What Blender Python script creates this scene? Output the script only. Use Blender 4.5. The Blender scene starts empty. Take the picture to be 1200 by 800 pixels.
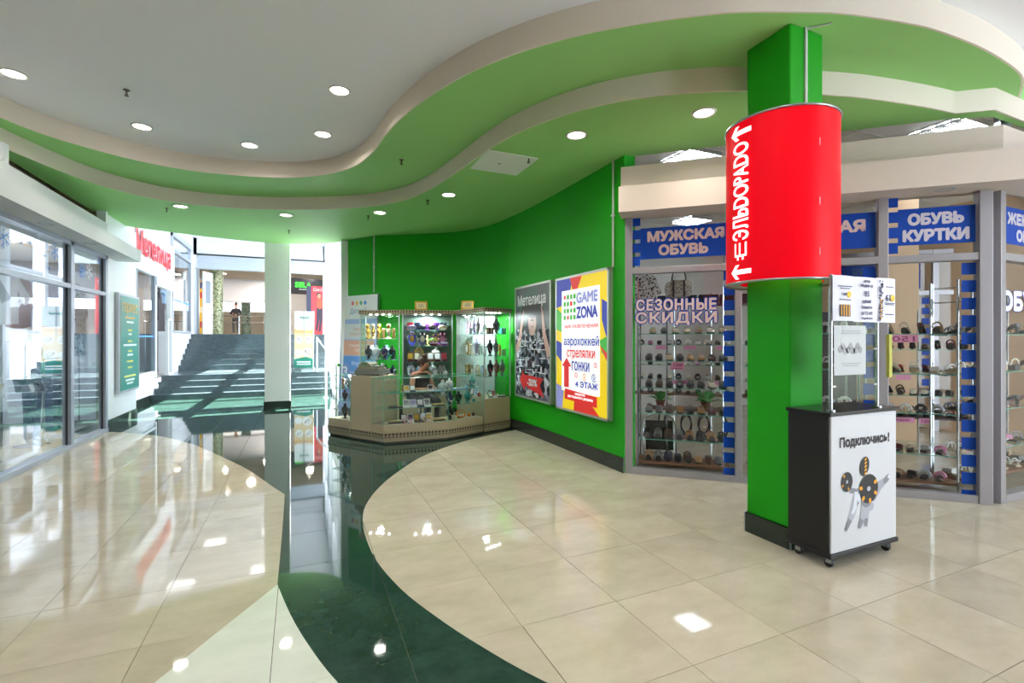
import bpy, math, random
from mathutils import Vector, Matrix
from mathutils.geometry import tessellate_polygon

random.seed(7)
scene = bpy.context.scene
COL = scene.collection
PI = math.pi
R = math.radians

def lin(c):
    return tuple((x / 12.92 if x <= .04045 else ((x + .055) / 1.055) ** 2.4) for x in c)
def hexc(h):
    h = h.lstrip('#')
    return lin(tuple(int(h[i:i + 2], 16) / 255 for i in (0, 2, 4))) + (1,)

# ------------------------------------------------------------------ camera
CAM_H = 1.519
cam = bpy.data.cameras.new('camera')
cam.sensor_width = 36
cam.lens = 36 * 566 / 1200
cam.shift_y = -3 / 1200
cam.clip_start = .05
cam_o = bpy.data.objects.new('camera', cam)
COL.objects.link(cam_o)
cam_o.location = (0, 0, CAM_H)
CAM_T = math.atan(248 / 566)
cam_o.rotation_euler = (PI / 2, 0, -CAM_T)
scene.camera = cam_o

# ------------------------------------------------------------------ world, sun, exposure
world = bpy.data.worlds.new('daylight')
scene.world = world
world.use_nodes = True
bg = world.node_tree.nodes['Background']
bg.inputs['Color'].default_value = (.80, .90, 1.0, 1)
bg.inputs['Strength'].default_value = 8.0

SUN_EL = R(48)
sun = bpy.data.lights.new('sun_offscreen', 'SUN')
sun.energy = 90.0
sun.angle = R(.6)
sun.color = (1, .96, .88)
sun_o = bpy.data.objects.new('sun_offscreen', sun)
COL.objects.link(sun_o)
sd = Vector((-math.cos(SUN_EL) * .994, -math.cos(SUN_EL) * .105, -math.sin(SUN_EL)))
sun_o.rotation_euler = sd.to_track_quat('-Z', 'Y').to_euler()
sun_o.location = (14, 14, 14)

vs = scene.view_settings
vs.view_transform = 'Standard'
vs.look = 'None'
vs.exposure = 0.2
vs.gamma = 1.0
vs.use_curve_mapping = False
scene.cycles.max_bounces = 9
scene.cycles.diffuse_bounces = 4
scene.cycles.glossy_bounces = 4
scene.cycles.transmission_bounces = 4
scene.cycles.transparent_max_bounces = 40
scene.cycles.sample_clamp_indirect = 12
scene.cycles.caustics_reflective = False
scene.cycles.caustics_refractive = False

# ------------------------------------------------------------------ materials
MATS = {}
def mat(name, col, rough=.5, metal=0, spec=.5, emit=0, emitcol=None, noise=0, nscale=6, bump=0, rand=0, coat=0):
    if name in MATS:
        return MATS[name]
    m = bpy.data.materials.new(name)
    m.use_nodes = True
    nt = m.node_tree
    b = nt.nodes['Principled BSDF']
    c = hexc(col) if isinstance(col, str) else tuple(col) + (1,)
    b.inputs['Base Color'].default_value = c
    b.inputs['Roughness'].default_value = rough
    b.inputs['Metallic'].default_value = metal
    b.inputs['Specular IOR Level'].default_value = spec
    b.inputs['Coat Weight'].default_value = coat
    if emit:
        b.inputs['Emission Color'].default_value = hexc(emitcol) if emitcol else c
        b.inputs['Emission Strength'].default_value = emit
    if noise or bump or rand:
        tc = nt.nodes.new('ShaderNodeTexCoord')
        src = None
        if noise or bump:
            n = nt.nodes.new('ShaderNodeTexNoise')
            n.inputs['Scale'].default_value = nscale
            n.inputs['Detail'].default_value = 5
            nt.links.new(tc.outputs['Object'], n.inputs['Vector'])
        if noise or rand:
            hsv = nt.nodes.new('ShaderNodeHueSaturation')
            hsv.inputs['Color'].default_value = c
            mth = nt.nodes.new('ShaderNodeMath'); mth.operation = 'MULTIPLY_ADD'
            mth.inputs[1].default_value = noise * 2
            mth.inputs[2].default_value = 1 - noise
            if noise:
                nt.links.new(n.outputs['Fac'], mth.inputs[0])
            else:
                mth.inputs[0].default_value = .5
            out = mth.outputs[0]
            if rand:
                oi = nt.nodes.new('ShaderNodeObjectInfo')
                m2 = nt.nodes.new('ShaderNodeMath'); m2.operation = 'MULTIPLY_ADD'
                m2.inputs[1].default_value = rand * 2
                m2.inputs[2].default_value = -rand
                nt.links.new(oi.outputs['Random'], m2.inputs[0])
                ad = nt.nodes.new('ShaderNodeMath'); ad.operation = 'ADD'
                nt.links.new(out, ad.inputs[0]); nt.links.new(m2.outputs[0], ad.inputs[1])
                out = ad.outputs[0]
            nt.links.new(out, hsv.inputs['Value'])
            nt.links.new(hsv.outputs['Color'], b.inputs['Base Color'])
        if bump:
            bp = nt.nodes.new('ShaderNodeBump')
            bp.inputs['Strength'].default_value = bump
            bp.inputs['Distance'].default_value = .01
            nt.links.new(n.outputs['Fac'], bp.inputs['Height'])
            nt.links.new(bp.outputs['Normal'], b.inputs['Normal'])
    MATS[name] = m
    return m

def glass(name, tint=(1, 1, 1), refl=1.0, ior=1.5):
    if name in MATS:
        return MATS[name]
    m = bpy.data.materials.new(name)
    m.use_nodes = True
    nt = m.node_tree
    nt.nodes.clear()
    o = nt.nodes.new('ShaderNodeOutputMaterial')
    mx = nt.nodes.new('ShaderNodeMixShader')
    tr = nt.nodes.new('ShaderNodeBsdfTransparent'); tr.inputs['Color'].default_value = tint + (1,)
    gl = nt.nodes.new('ShaderNodeBsdfGlossy'); gl.inputs['Roughness'].default_value = .0
    gl.inputs['Color'].default_value = (1, 1, 1, 1)
    fr = nt.nodes.new('ShaderNodeFresnel'); fr.inputs['IOR'].default_value = ior
    mt = nt.nodes.new('ShaderNodeMath'); mt.operation = 'MULTIPLY'; mt.inputs[1].default_value = refl; mt.use_clamp = True
    # a pane has air on both sides: the same index from either face
    ge = nt.nodes.new('ShaderNodeNewGeometry')
    io = nt.nodes.new('ShaderNodeMapRange')
    io.inputs['To Min'].default_value = ior; io.inputs['To Max'].default_value = 1 / ior
    nt.links.new(ge.outputs['Backfacing'], io.inputs['Value']); nt.links.new(io.outputs['Result'], fr.inputs['IOR'])
    nt.links.new(fr.outputs[0], mt.inputs[0])
    nt.links.new(mt.outputs[0], mx.inputs['Fac'])
    nt.links.new(tr.outputs[0], mx.inputs[1]); nt.links.new(gl.outputs[0], mx.inputs[2])
    nt.links.new(mx.outputs[0], o.inputs['Surface'])
    MATS[name] = m
    return m

def stone_tile(name, c1, c2, rough, nscale=3, streak=1, spec=.5):
    """polished porcelain: two tones through stretched noise, a little tone per tile"""
    m = bpy.data.materials.new(name); m.use_nodes = True
    nt = m.node_tree; b = nt.nodes['Principled BSDF']
    tc = nt.nodes.new('ShaderNodeTexCoord')
    mp = nt.nodes.new('ShaderNodeMapping'); mp.inputs['Scale'].default_value = (1, streak, 1)
    oi = nt.nodes.new('ShaderNodeObjectInfo')
    cx = nt.nodes.new('ShaderNodeCombineXYZ')
    ml = nt.nodes.new('ShaderNodeMath'); ml.operation = 'MULTIPLY'; ml.inputs[1].default_value = 40
    nt.links.new(oi.outputs['Random'], ml.inputs[0]); nt.links.new(ml.outputs[0], cx.inputs['Z'])
    nt.links.new(cx.outputs[0], mp.inputs['Location'])
    nt.links.new(tc.outputs['Object'], mp.inputs['Vector'])
    n = nt.nodes.new('ShaderNodeTexNoise'); n.inputs['Scale'].default_value = nscale; n.inputs['Detail'].default_value = 8
    n.inputs['Roughness'].default_value = .65
    nt.links.new(mp.outputs[0], n.inputs['Vector'])
    cr = nt.nodes.new('ShaderNodeValToRGB')
    cr.color_ramp.elements[0].position = .35; cr.color_ramp.elements[0].color = hexc(c1)
    cr.color_ramp.elements[1].position = .68; cr.color_ramp.elements[1].color = hexc(c2)
    nt.links.new(n.outputs['Fac'], cr.inputs[0])
    hs = nt.nodes.new('ShaderNodeHueSaturation')
    ma = nt.nodes.new('ShaderNodeMath'); ma.operation = 'MULTIPLY_ADD'; ma.inputs[1].default_value = .08; ma.inputs[2].default_value = .96
    nt.links.new(oi.outputs['Random'], ma.inputs[0]); nt.links.new(ma.outputs[0], hs.inputs['Value'])
    nt.links.new(cr.outputs[0], hs.inputs['Color']); nt.links.new(hs.outputs[0], b.inputs['Base Color'])
    b.inputs['Roughness'].default_value = rough
    b.inputs['Specular IOR Level'].default_value = spec
    MATS[name] = m
    return m

# ------------------------------------------------------------------ mesh helpers
class MB:
    """collects shapes; build() links them as ONE mesh object"""
    def __init__(s, M=None):
        s.v = []; s.f = []; s.mi = []; s.M = M or Matrix()
    def add(s, vs_, fs, mi=0):
        o = len(s.v)
        s.v += [s.M @ Vector(p) for p in vs_]
        s.f += [tuple(i + o for i in f) for f in fs]
        s.mi += [mi] * len(fs)
        return s
    def box(s, x0, x1, y0, y1, z0, z1, mi=0):
        if x0 > x1: x0, x1 = x1, x0
        if y0 > y1: y0, y1 = y1, y0
        if z0 > z1: z0, z1 = z1, z0
        return s.add([(x0,y0,z0),(x1,y0,z0),(x1,y1,z0),(x0,y1,z0),(x0,y0,z1),(x1,y0,z1),(x1,y1,z1),(x0,y1,z1)],
              [(0,3,2,1),(4,5,6,7),(0,1,5,4),(1,2,6,5),(2,3,7,6),(3,0,4,7)], mi)
    def cyl(s, p0, p1, r0, r1=None, n=12, cap=True, mi=0):
        r1 = r0 if r1 is None else r1
        p0 = Vector(p0); p1 = Vector(p1); d = (p1 - p0).normalized()
        a = d.orthogonal().normalized(); b = d.cross(a)
        vs_ = []
        for p, r in ((p0, r0), (p1, r1)):
            for k in range(n):
                t = 2 * PI * k / n
                vs_.append(p + a * (r * math.cos(t)) + b * (r * math.sin(t)))
        fs = [(k, (k + 1) % n, n + (k + 1) % n, n + k) for k in range(n)]
        if cap: fs += [tuple(range(n - 1, -1, -1)), tuple(range(n, 2 * n))]
        return s.add(vs_, fs, mi)
    def tube(s, path, r, n=8, closed=False, mi=0, taper=None):
        path = [Vector(p) for p in path]; m = len(path)
        rings = []; pa = None
        for i, p in enumerate(path):
            if closed: d = path[(i + 1) % m] - path[i - 1]
            else: d = path[min(i + 1, m - 1)] - path[max(i - 1, 0)]
            d.normalize()
            if pa is None: a = d.orthogonal().normalized()
            else:
                a = pa - d * pa.dot(d); a.normalize()
            pa = a; b = d.cross(a)
            rr = r * (taper(i / max(1, m - 1)) if taper else 1)
            rings.append([p + a * (rr * math.cos(2 * PI * k / n)) + b * (rr * math.sin(2 * PI * k / n)) for k in range(n)])
        vs_ = [q for ring in rings for q in ring]; fs = []
        for i in range(m if closed else m - 1):
            j = (i + 1) % m
            for k in range(n):
                fs.append((i * n + k, i * n + (k + 1) % n, j * n + (k + 1) % n, j * n + k))
        if not closed: fs += [tuple(range(n - 1, -1, -1)), tuple(range((m - 1) * n, m * n))]
        return s.add(vs_, fs, mi)
    def lathe(s, prof, n=14, c=(0, 0, 0), mi=0, sx=1, sy=1):
        vs_ = []; m = len(prof)
        for r, z in prof:
            for k in range(n):
                t = 2 * PI * k / n
                vs_.append((c[0] + sx * r * math.cos(t), c[1] + sy * r * math.sin(t), c[2] + z))
        fs = []
        for i in range(m - 1):
            for k in range(n):
                fs.append((i * n + k, i * n + (k + 1) % n, (i + 1) * n + (k + 1) % n, (i + 1) * n + k))
        fs += [tuple(range(n - 1, -1, -1)), tuple(range((m - 1) * n, m * n))]
        return s.add(vs_, fs, mi)
    def ball(s, c, r, sc=(1, 1, 1), n=10, mi=0):
        m = max(4, n // 2 + 1)
        prof = [(max(1e-4, math.sin(PI * i / m)), -math.cos(PI * i / m)) for i in range(m + 1)]
        vs_ = [(c[0] + r * sc[0] * p * math.cos(2 * PI * k / n), c[1] + r * sc[1] * p * math.sin(2 * PI * k / n), c[2] + r * sc[2] * z)
               for p, z in prof for k in range(n)]
        fs = [(i * n + k, i * n + (k + 1) % n, (i + 1) * n + (k + 1) % n, (i + 1) * n + k) for i in range(m) for k in range(n)]
        return s.add(vs_, fs, mi)
    def prism(s, poly, z0, z1, mi=0, top=True, bottom=True):
        """extruded (possibly concave) outline in the local XY plane"""
        n = len(poly)
        ar = sum(poly[i][0] * poly[(i + 1) % n][1] - poly[(i + 1) % n][0] * poly[i][1] for i in range(n))
        if ar < 0: poly = poly[::-1]
        vs_ = [(p[0], p[1], z0) for p in poly] + [(p[0], p[1], z1) for p in poly]
        tri = tessellate_polygon([[Vector((p[0], p[1], 0)) for p in poly]])
        fs = []
        for t in tri:
            a, b, c = t
            ab = (poly[b][0]-poly[a][0])*(poly[c][1]-poly[a][1])-(poly[c][0]-poly[a][0])*(poly[b][1]-poly[a][1])
            if ab < 0: a, b, c = a, c, b
            if bottom: fs.append((c, b, a))
            if top: fs.append((a + n, b + n, c + n))
        fs += [(i, (i + 1) % n, n + (i + 1) % n, n + i) for i in range(n)]
        return s.add(vs_, fs, mi)
    def wall(s, path, z0, z1, th, mi=0):
        """upright band of thickness th to the left of a plan path"""
        off = offset(path, th)
        return s.prism(list(path) + off[::-1], z0, z1, mi)
    def build(s, name, mats, parent=None, smooth=False, bevel=0):
        me = bpy.data.meshes.new(name)
        me.from_pydata([tuple(p) for p in s.v], [], s.f)
        for m in (mats if isinstance(mats, (list, tuple)) else [mats]):
            me.materials.append(m)
        for p, i in zip(me.polygons, s.mi): p.material_index = i
        if smooth:
            for p in me.polygons: p.use_smooth = True
        me.update()
        o = bpy.data.objects.new(name, me)
        COL.objects.link(o)
        if parent: o.parent = parent
        if smooth == 'auto' or (smooth and smooth != 'full'):
            try: me.set_sharp_from_angle(angle=R(38))
            except Exception: pass
        if bevel:
            bm = o.modifiers.new('bevel', 'BEVEL'); bm.width = bevel; bm.segments = 2; bm.limit_method = 'ANGLE'
        return o

def offset(path, d):
    out = []
    n = len(path)
    for i in range(n):
        a = Vector(path[max(i - 1, 0)][:2]); b = Vector(path[min(i + 1, n - 1)][:2])
        t = (b - a).normalized()
        out.append((path[i][0] - t.y * d, path[i][1] + t.x * d))
    return out

def spline(pts, per=6):
    """Catmull-Rom through plan points"""
    out = []
    n = len(pts)
    for i in range(n - 1):
        p0 = Vector(pts[max(i - 1, 0)]); p1 = Vector(pts[i]); p2 = Vector(pts[i + 1]); p3 = Vector(pts[min(i + 2, n - 1)])
        for k in range(per):
            t = k / per
            out.append(tuple(.5 * ((2 * p1) + (p2 - p0) * t + (2 * p0 - 5 * p1 + 4 * p2 - p3) * t * t + (3 * p1 - p0 - 3 * p2 + p3) * t ** 3)))
    out.append(tuple(pts[-1]))
    return out

def frame(o, ex, ey):
    """4x4 from an origin and two unit axes"""
    ex = Vector(ex).normalized(); ey = Vector(ey).normalized(); ez = ex.cross(ey)
    M = Matrix(((ex.x, ey.x, ez.x, o[0]), (ex.y, ey.y, ez.y, o[1]), (ex.z, ey.z, ez.z, o[2]), (0, 0, 0, 1)))
    return M

def T(x, y, z, rz=0): return Matrix.Translation((x, y, z)) @ Matrix.Rotation(rz, 4, 'Z')

def tag(o, label=None, cat=None, group=None, kind=None):
    if label: o['label'] = label
    if cat: o['category'] = cat
    if group: o['group'] = group
    if kind: o['kind'] = kind
    return o

def thing(name, label, cat, loc=(0, 0, 0), rz=0, group=None, kind=None):
    o = bpy.data.objects.new(name, None)
    o.empty_display_size = .1
    COL.objects.link(o)
    o.location = loc; o.rotation_euler = (0, 0, rz)
    return tag(o, label, cat, group, kind)

def struct(o, label=None):
    o['kind'] = 'structure'
    if label: o['label'] = label
    return o

def dup(root, loc=None, rz=None, label=None, group=None, scale=None):
    r = root.copy(); COL.objects.link(r)
    if loc is not None: r.location = loc
    if rz is not None: r.rotation_euler = (0, 0, rz)
    if scale is not None: r.scale = scale if isinstance(scale, (tuple, list)) else (scale,) * 3
    if label: r['label'] = label
    if group: r['group'] = group
    for ch in root.children:
        c = ch.copy(); COL.objects.link(c); c.parent = r
        for g in ch.children:
            d = g.copy(); COL.objects.link(d); d.parent = c
    return r

def text(name, body, material, parent, M, w=None, h=None, bold=0, ext=.0006, warp=None, space=1.0, align='CENTER', shear=0):
    cu = bpy.data.curves.new('lettering_curve', 'FONT')
    cu.body = body; cu.size = 1; cu.align_x = align; cu.space_character = space; cu.shear = shear
    cu.resolution_u = 3
    to = bpy.data.objects.new('lettering_curve', cu)
    COL.objects.link(to)
    dg = bpy.context.evaluated_depsgraph_get()
    c2 = to.evaluated_get(dg).to_curve(dg)
    loops = []
    for sp in c2.splines:
        bp_ = sp.bezier_points; pts = []
        for i in range(len(bp_)):
            q0 = bp_[i]; q1 = bp_[(i + 1) % len(bp_)]
            straight = q0.handle_right_type == 'VECTOR' and q1.handle_left_type == 'VECTOR'
            for k in range(1 if straight else 4):
                u = k / 4
                v_ = q0.co * (1 - u) ** 3 + q0.handle_right * 3 * u * (1 - u) ** 2 + q1.handle_left * 3 * u * u * (1 - u) + q1.co * u ** 3
                if not pts or (v_ - pts[-1]).length > 1e-5: pts.append(v_)
        if len(pts) > 2:
            loops.append((pts, sum(pts[i].x * pts[(i + 1) % len(pts)].y - pts[(i + 1) % len(pts)].x * pts[i].y for i in range(len(pts))) / 2))
    to.evaluated_get(dg).to_curve_clear()
    COL.objects.unlink(to); bpy.data.objects.remove(to); bpy.data.curves.remove(cu)
    def inside(q, pl):
        r = False
        for i in range(len(pl)):
            a_, b_ = pl[i], pl[i - 1]
            if (a_.y > q.y) != (b_.y > q.y) and q.x < (b_.x - a_.x) * (q.y - a_.y) / (b_.y - a_.y) + a_.x: r = not r
        return r
    # strokes of a letter may overlap: fill every outer outline on its own, with the holes that lie in it
    vs_ = []; fs = []
    if loops:
        def encl(h_, l_): return h_[1] * l_[1] < 0 and abs(l_[1]) > abs(h_[1]) and inside(h_[0][0], l_[0]) and inside(h_[0][len(h_[0]) // 2], l_[0])
        holes = [h_ for h_ in loops if any(encl(h_, l_) for l_ in loops)]
        outs = [l_ for l_ in loops if not any(l_ is h_ for h_ in holes)]
        for ol, oa in outs:
            hs = [h_[0] for h_ in holes if encl(h_, (ol, oa))]
            flat = [q for l_ in [ol] + hs for q in l_]
            o0 = len(vs_)
            vs_ += [Vector((q.x, q.y, 0)) for q in flat]
            for t3 in tessellate_polygon([[Vector((q.x, q.y, 0)) for q in l_] for l_ in [ol] + hs]):
                A, B, C_ = (flat[i] for i in t3)
                ccw = (B.x - A.x) * (C_.y - A.y) - (C_.x - A.x) * (B.y - A.y) > 0
                fs.append(tuple(o0 + i for i in (t3 if ccw else (t3[0], t3[2], t3[1]))))
    if not vs_: return None
    x0 = min(v.x for v in vs_); x1 = max(v.x for v in vs_); y0 = min(v.y for v in vs_); y1 = max(v.y for v in vs_)
    sx = w / (x1 - x0) if w else None; sy = h / (y1 - y0) if h else None
    sx = sx or sy; sy = sy or sx
    cx = (x0 + x1) / 2; cy = (y0 + y1) / 2
    if align == 'LEFT': cx = x0
    mb = MB()
    offs = [(0, 0)]
    if bold: offs += [(math.cos(k * PI / 4) * bold, math.sin(k * PI / 4) * bold) for k in range(8)]
    for i, (ox, oy) in enumerate(offs):
        pts = [Vector(((v.x - cx) * sx + ox, (v.y - cy) * sy + oy, ext + i * .00012)) for v in vs_]
        if warp: pts = [warp(p) for p in pts]
        else: pts = [M @ p for p in pts]
        mb.add(pts, fs)
    return mb.build(name, material, parent)
# ================================================================== SETTING
tile_beige = stone_tile('beige_polished_tile', '#b9af9a', '#c9c0ad', .035, 2.6, 1.7)
tile_green = stone_tile('green_polished_tile', '#20352f', '#324b43', .035, 5, 1)
tile_white = stone_tile('white_polished_tile', '#d6ddd0', '#e3e8dd', .04, 3, 2)
grout = mat('grout', '#4a463c', .8)
white_ceiling = mat('white_ceiling_paint', '#f8f8fb', .75, noise=.02, nscale=2)
cream_fascia = mat('cream_fascia_paint', '#e2d7c8', .7, noise=.02, nscale=3)
green_soffit = mat('light_green_soffit_paint', '#93cf78', .6, noise=.03, nscale=3)
green_wall = mat('bright_green_wall_paint', '#0f9c06', .5, spec=.3, noise=.04, nscale=2)
dark_skirt = mat('dark_green_granite', '#29332d', .25, noise=.25, nscale=60)
white_paint = mat('white_wall_paint', '#e4e6ea', .55)
white_panel = mat('white_panel', '#e9ebee', .4)
alu = mat('grey_aluminium', '#9a9699', .35, .35)
alu_blue = mat('cool_grey_aluminium', '#a4acba', .3, .3)
dark_joint = mat('dark_joint', '#1d1f22', .6)
chrome = mat('chrome', '#c8ccd0', .12, 1)
steel = mat('brushed_steel', '#a8acb0', .3, .9)
black = mat('black_plastic', '#0c0c0e', .35)
white_plastic = mat('white_plastic', '#eeeeee', .4)
glass_left = glass('left_shop_glass', (.93, .97, 1.0), 1.7, 1.52)
glass_clear = glass('clear_shop_glass', (.97, .98, .98), .55, 1.45)
glass_case = glass('display_case_glass', (.95, .985, .975), .6, 1.45)
glass_edge = mat('glass_edge', '#6fb8a4', .1, spec=.6)

# ---- floor tiles, laid on a 0.6 m grid along the corridor
GX, GY, GS = -.124, 2.92, .6
beigeL_curve = spline([(-3.05, 10.0), (-2.55, 9.65), (-2.06, 9.18), (-1.44, 8.26), (-.93, 7.21), (-.56, 6.38), (-.26, 5.54), (-.14, 5.22)], 5) + \
    [(-.135, 4.92), (-.13, 3.92), (-.13, 3.32)]
white_left = spline([(-.13, 3.32), (-.27, 3.1), (-.41, 2.88), (-.52, 2.7), (-.62, 2.54), (-.95, 1.95), (-1.5, .9), (-2.2, -.6), (-3, -2.5)], 4)
white_right = spline([(-.13, 3.32), (-.05, 2.93), (.035, 2.61), (.15, 2.27), (.36, 1.8), (.75, 1.1), (1.3, .2), (2.1, -1), (3, -2.5)], 4)
right_curve = spline([(3.4, 7.42), (3.16, 7.31), (2.33, 6.93), (1.53, 6.28), (1.07, 5.66), (.75, 5.1), (.56, 4.62), (.487, 4.28), (.46, 3.91),
                      (.475, 3.43), (.56, 2.96), (.68, 2.59), (.81, 2.27), (.99, 1.91), (1.35, 1.35), (1.9, .6), (2.7, -.4), (4.2, -2.5)], 4)
regions = [
    (tile_beige, [(-3.05, -2.5)] + [(-3.05, 10.0)] + beigeL_curve[1:] + white_left[1:]),
    (tile_white, white_left[::-1] + white_right[1:]),
    (tile_beige, right_curve + [(10, -2.5), (10, 8), (3.4, 8)]),
    (tile_green, [(-3.4, 14.42), (.95, 14.42), (.95, 10.9), (3.4, 8), (3.4, 7.42)] + right_curve[1:] + white_right[::-1] + beigeL_curve[::-1][1:] + [(-3.4, 10.0)]),
]
def clip_rect(poly, x0, x1, y0, y1):
    for axis, val, sgn in ((0, x0, 1), (0, x1, -1), (1, y0, 1), (1, y1, -1)):
        out = []
        n = len(poly)
        for i in range(n):
            a = poly[i]; b = poly[(i + 1) % n]
            ia = (a[axis] - val) * sgn >= 0; ib = (b[axis] - val) * sgn >= 0
            if ia: out.append(a)
            if ia != ib:
                t = (val - a[axis]) / (b[axis] - a[axis])
                out.append((a[0] + t * (b[0] - a[0]), a[1] + t * (b[1] - a[1])))
        poly = out
        if not poly: return []
    return poly
def dedupe(p):
    out = []
    for q in p:
        if not out or math.hypot(q[0] - out[-1][0], q[1] - out[-1][1]) > 1e-4: out.append(q)
    if len(out) > 1 and math.hypot(out[0][0] - out[-1][0], out[0][1] - out[-1][1]) < 1e-4: out.pop()
    return out
def area(p): return abs(sum(p[i][0] * p[(i + 1) % len(p)][1] - p[(i + 1) % len(p)][0] * p[i][1] for i in range(len(p)))) / 2
floor_mb = MB().box(-8, 10.2, -4, 14.6, -.15, -.003)
floor = struct(floor_mb.build('floor', grout))
cs, sn = math.cos(CAM_T), math.sin(CAM_T)
pieces = []
g = .0016
for m_, reg in regions:
    for i in range(-6, 19):
        for j in range(-10, 21):
            x0 = GX + i * GS; y0 = GY + j * GS
            p = dedupe(clip_rect(reg, x0 + g, x0 + GS - g, y0 + g, y0 + GS - g))
            if len(p) < 3 or area(p) < 4e-4: continue
            cx_, cy_ = x0 + GS / 2, y0 + GS / 2
            full = len(p) == 4 and abs(area(p) - (GS - 2 * g) ** 2) < 1e-5
            d = cx_ * sn + cy_ * cs; xc = cx_ * cs - cy_ * sn
            inv = d > .9 and abs(xc / d) < 1.12 and CAM_H / d < .78
            # behind the shop glass or the kiosk the pieces show little
            hidden = (cx_ > 3.5 and cy_ > 4.55 - (cx_ - 3.4) * .91) or (cx_ > .8 and cy_ > 8)
            rank = math.hypot(cx_, cy_) + (0 if inv else 1000) + (50 if hidden else 0)
            pieces.append((rank, m_, p, cx_, cy_, full))
pieces.sort(key=lambda q: q[0])
full_mesh = {}
stuff = {}
for k, (rank, m_, p, cx_, cy_, full) in enumerate(pieces):
    if k < 300 and rank < 1000:
        if full and m_.name in full_mesh:
            o = bpy.data.objects.new('floor_tile', full_mesh[m_.name]); COL.objects.link(o); o.parent = floor
        else:
            mb = MB().prism([(q[0] - cx_, q[1] - cy_) for q in p], -.006, 0, bottom=False)
            o = mb.build('floor_tile', m_, floor)
            if full: full_mesh[m_.name] = o.data
        o.location = (cx_, cy_, 0)
    else:
        stuff.setdefault(m_.name, (m_, MB()))[1].prism(p, -.006, 0, bottom=False)
for n_, (m_, mb) in stuff.items():
    o = mb.build('floor_tiles_beyond', m_, floor); o['kind'] = 'stuff'
mb = MB()
for i in range(-14, -4):
    for j in range(-10, 13):
        x0 = GX + i * GS; y0 = GY + j * GS
        x1 = min(x0 + GS, -3.0)
        if x1 - x0 > .02: mb.box(x0 + g, x1 - g, y0 + g, y0 + GS - g, -.006, 0)
o = mb.build('floor_tiles_beyond', tile_beige, floor); o['kind'] = 'stuff'

# ---- ceiling in three tiers
UP = spline([(-3.2, 5.6), (-3.0, 6.28), (-2.83, 6.66), (-2.63, 7.02), (-2.34, 7.3), (-1.99, 7.54), (-1.58, 7.7), (-1.1, 7.74), (-.35, 7.61), (.2, 7.29), (.61, 6.78), (.8, 6.15),
             (.86, 5.6), (.95, 5.05), (1.1, 4.5), (1.32, 3.95), (1.56, 3.55), (1.78, 3.27), (2.01, 3.03), (2.3, 2.79), (2.58, 2.59), (2.83, 2.44), (3.25, 2.26),
             (3.53, 2.16), (3.97, 2.06), (4.31, 2.01), (4.9, 1.99), (5.52, 2.03), (5.85, 2.1), (6.28, 2.28)], 4)
LOW = spline([(-3.1, 6.4), (-2.97, 6.99), (-2.81, 7.5), (-2.58, 8.08), (-2.25, 8.5), (-1.8, 8.77), (-1.14, 8.84), (-.4, 8.66), (.35, 8.31), (.96, 7.88), (1.4, 7.34), (1.63, 6.7), (1.77, 5.92),
              (1.86, 5.22), (1.98, 4.55), (2.19, 4.02), (2.43, 3.65), (2.73, 3.34), (3.08, 3.1), (3.4, 2.94), (4.11, 2.7), (4.52, 2.59), (5.1, 2.49), (5.54, 2.44)], 4) + \
    [(5.78, 2.26), (6.36, 2.27), (9.4, 2.28)]
WALL = [(3.36, 4.5), (3.36, 6.1), (3.345, 6.9)] + spline([(3.30, 7.45), (3.21, 8.1), (3.05, 8.62), (2.82, 8.97), (2.5, 9.26), (1.95, 9.64), (1.39, 10.02)], 4) + [(.88, 10.82)]
FAR = spline([(.88, 10.82), (.55, 11.25), (.14, 11.52), (-.3, 11.65), (-.67, 11.69), (-1.34, 11.6), (-1.98, 11.42), (-2.6, 11.2), (-3.1, 10.95)], 4)

ceil_mb = MB().box(-3.8, 10, -4.1, 10.6, 4.02, 4.12)
ceiling = struct(ceil_mb.build('ceiling', white_ceiling))
def tier(name, curve, outer, z0, z1):
    mb = MB().prism(list(curve) + outer, z0, z1, 0)
    n = len(curve)
    # the fascia along the curve, a hair in front of the slab edge
    o = struct(mb.build(name, green_soffit, None))
    off = offset(curve, -.006) ; off2 = offset(curve, .01)
    f = MB().prism(off + off2[::-1], z0 - .001, z1, 0)
    fo = f.build('fascia', cream_fascia, o, smooth=True)
    return o
struct(tier('ceiling_tier_middle', UP, [(9.4, 2.28), (9.4, 8), (3.7, 8), (3.2, 8.9)] + [(1.9, 9.9), (.9, 10.85)] + FAR[1:] + [(-3.1, 10.9)], 3.8, 4.02))
struct(tier('ceiling_tier_lower', LOW, [(9.4, 2.34), (5.96, 2.34), (5.63, 2.52), (3.40, 4.56)] + [(p[0] + .03, p[1] + .03) for p in WALL[1:-1]] + FAR + [(-3.1, 10.9)], 3.6, 3.8))

# ---- green wall
wall_right = struct(MB().wall(WALL, 0, 3.62, -.15).build('wall_right', green_wall, smooth=True))
struct(MB().wall([(p[0], p[1]) for p in WALL], 0, .17, .018).build('baseboard_right', dark_skirt))
# thin steel cable pipes on the green wall
pm = mat('pale_grey_pipe', '#c2c8c4', .4)
for p, z0, n_ in (((3.345, 4.69), 2.36, 0), ((1.36, 10.045), 2.46, 1)):
    pipe = MB().cyl((p[0], p[1], z0), (p[0], p[1], 3.6), .013, n=10).box(p[0] - .02, p[0] + .02, p[1] - .02, p[1] + .02, 2.95, 2.97)
    tag(pipe.build('cable_pipe', pm), ['thin pale cable pipe on green wall above the amusement poster', 'thin pale cable pipe on green wall above the kiosk'][n_], 'pipe')

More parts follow.
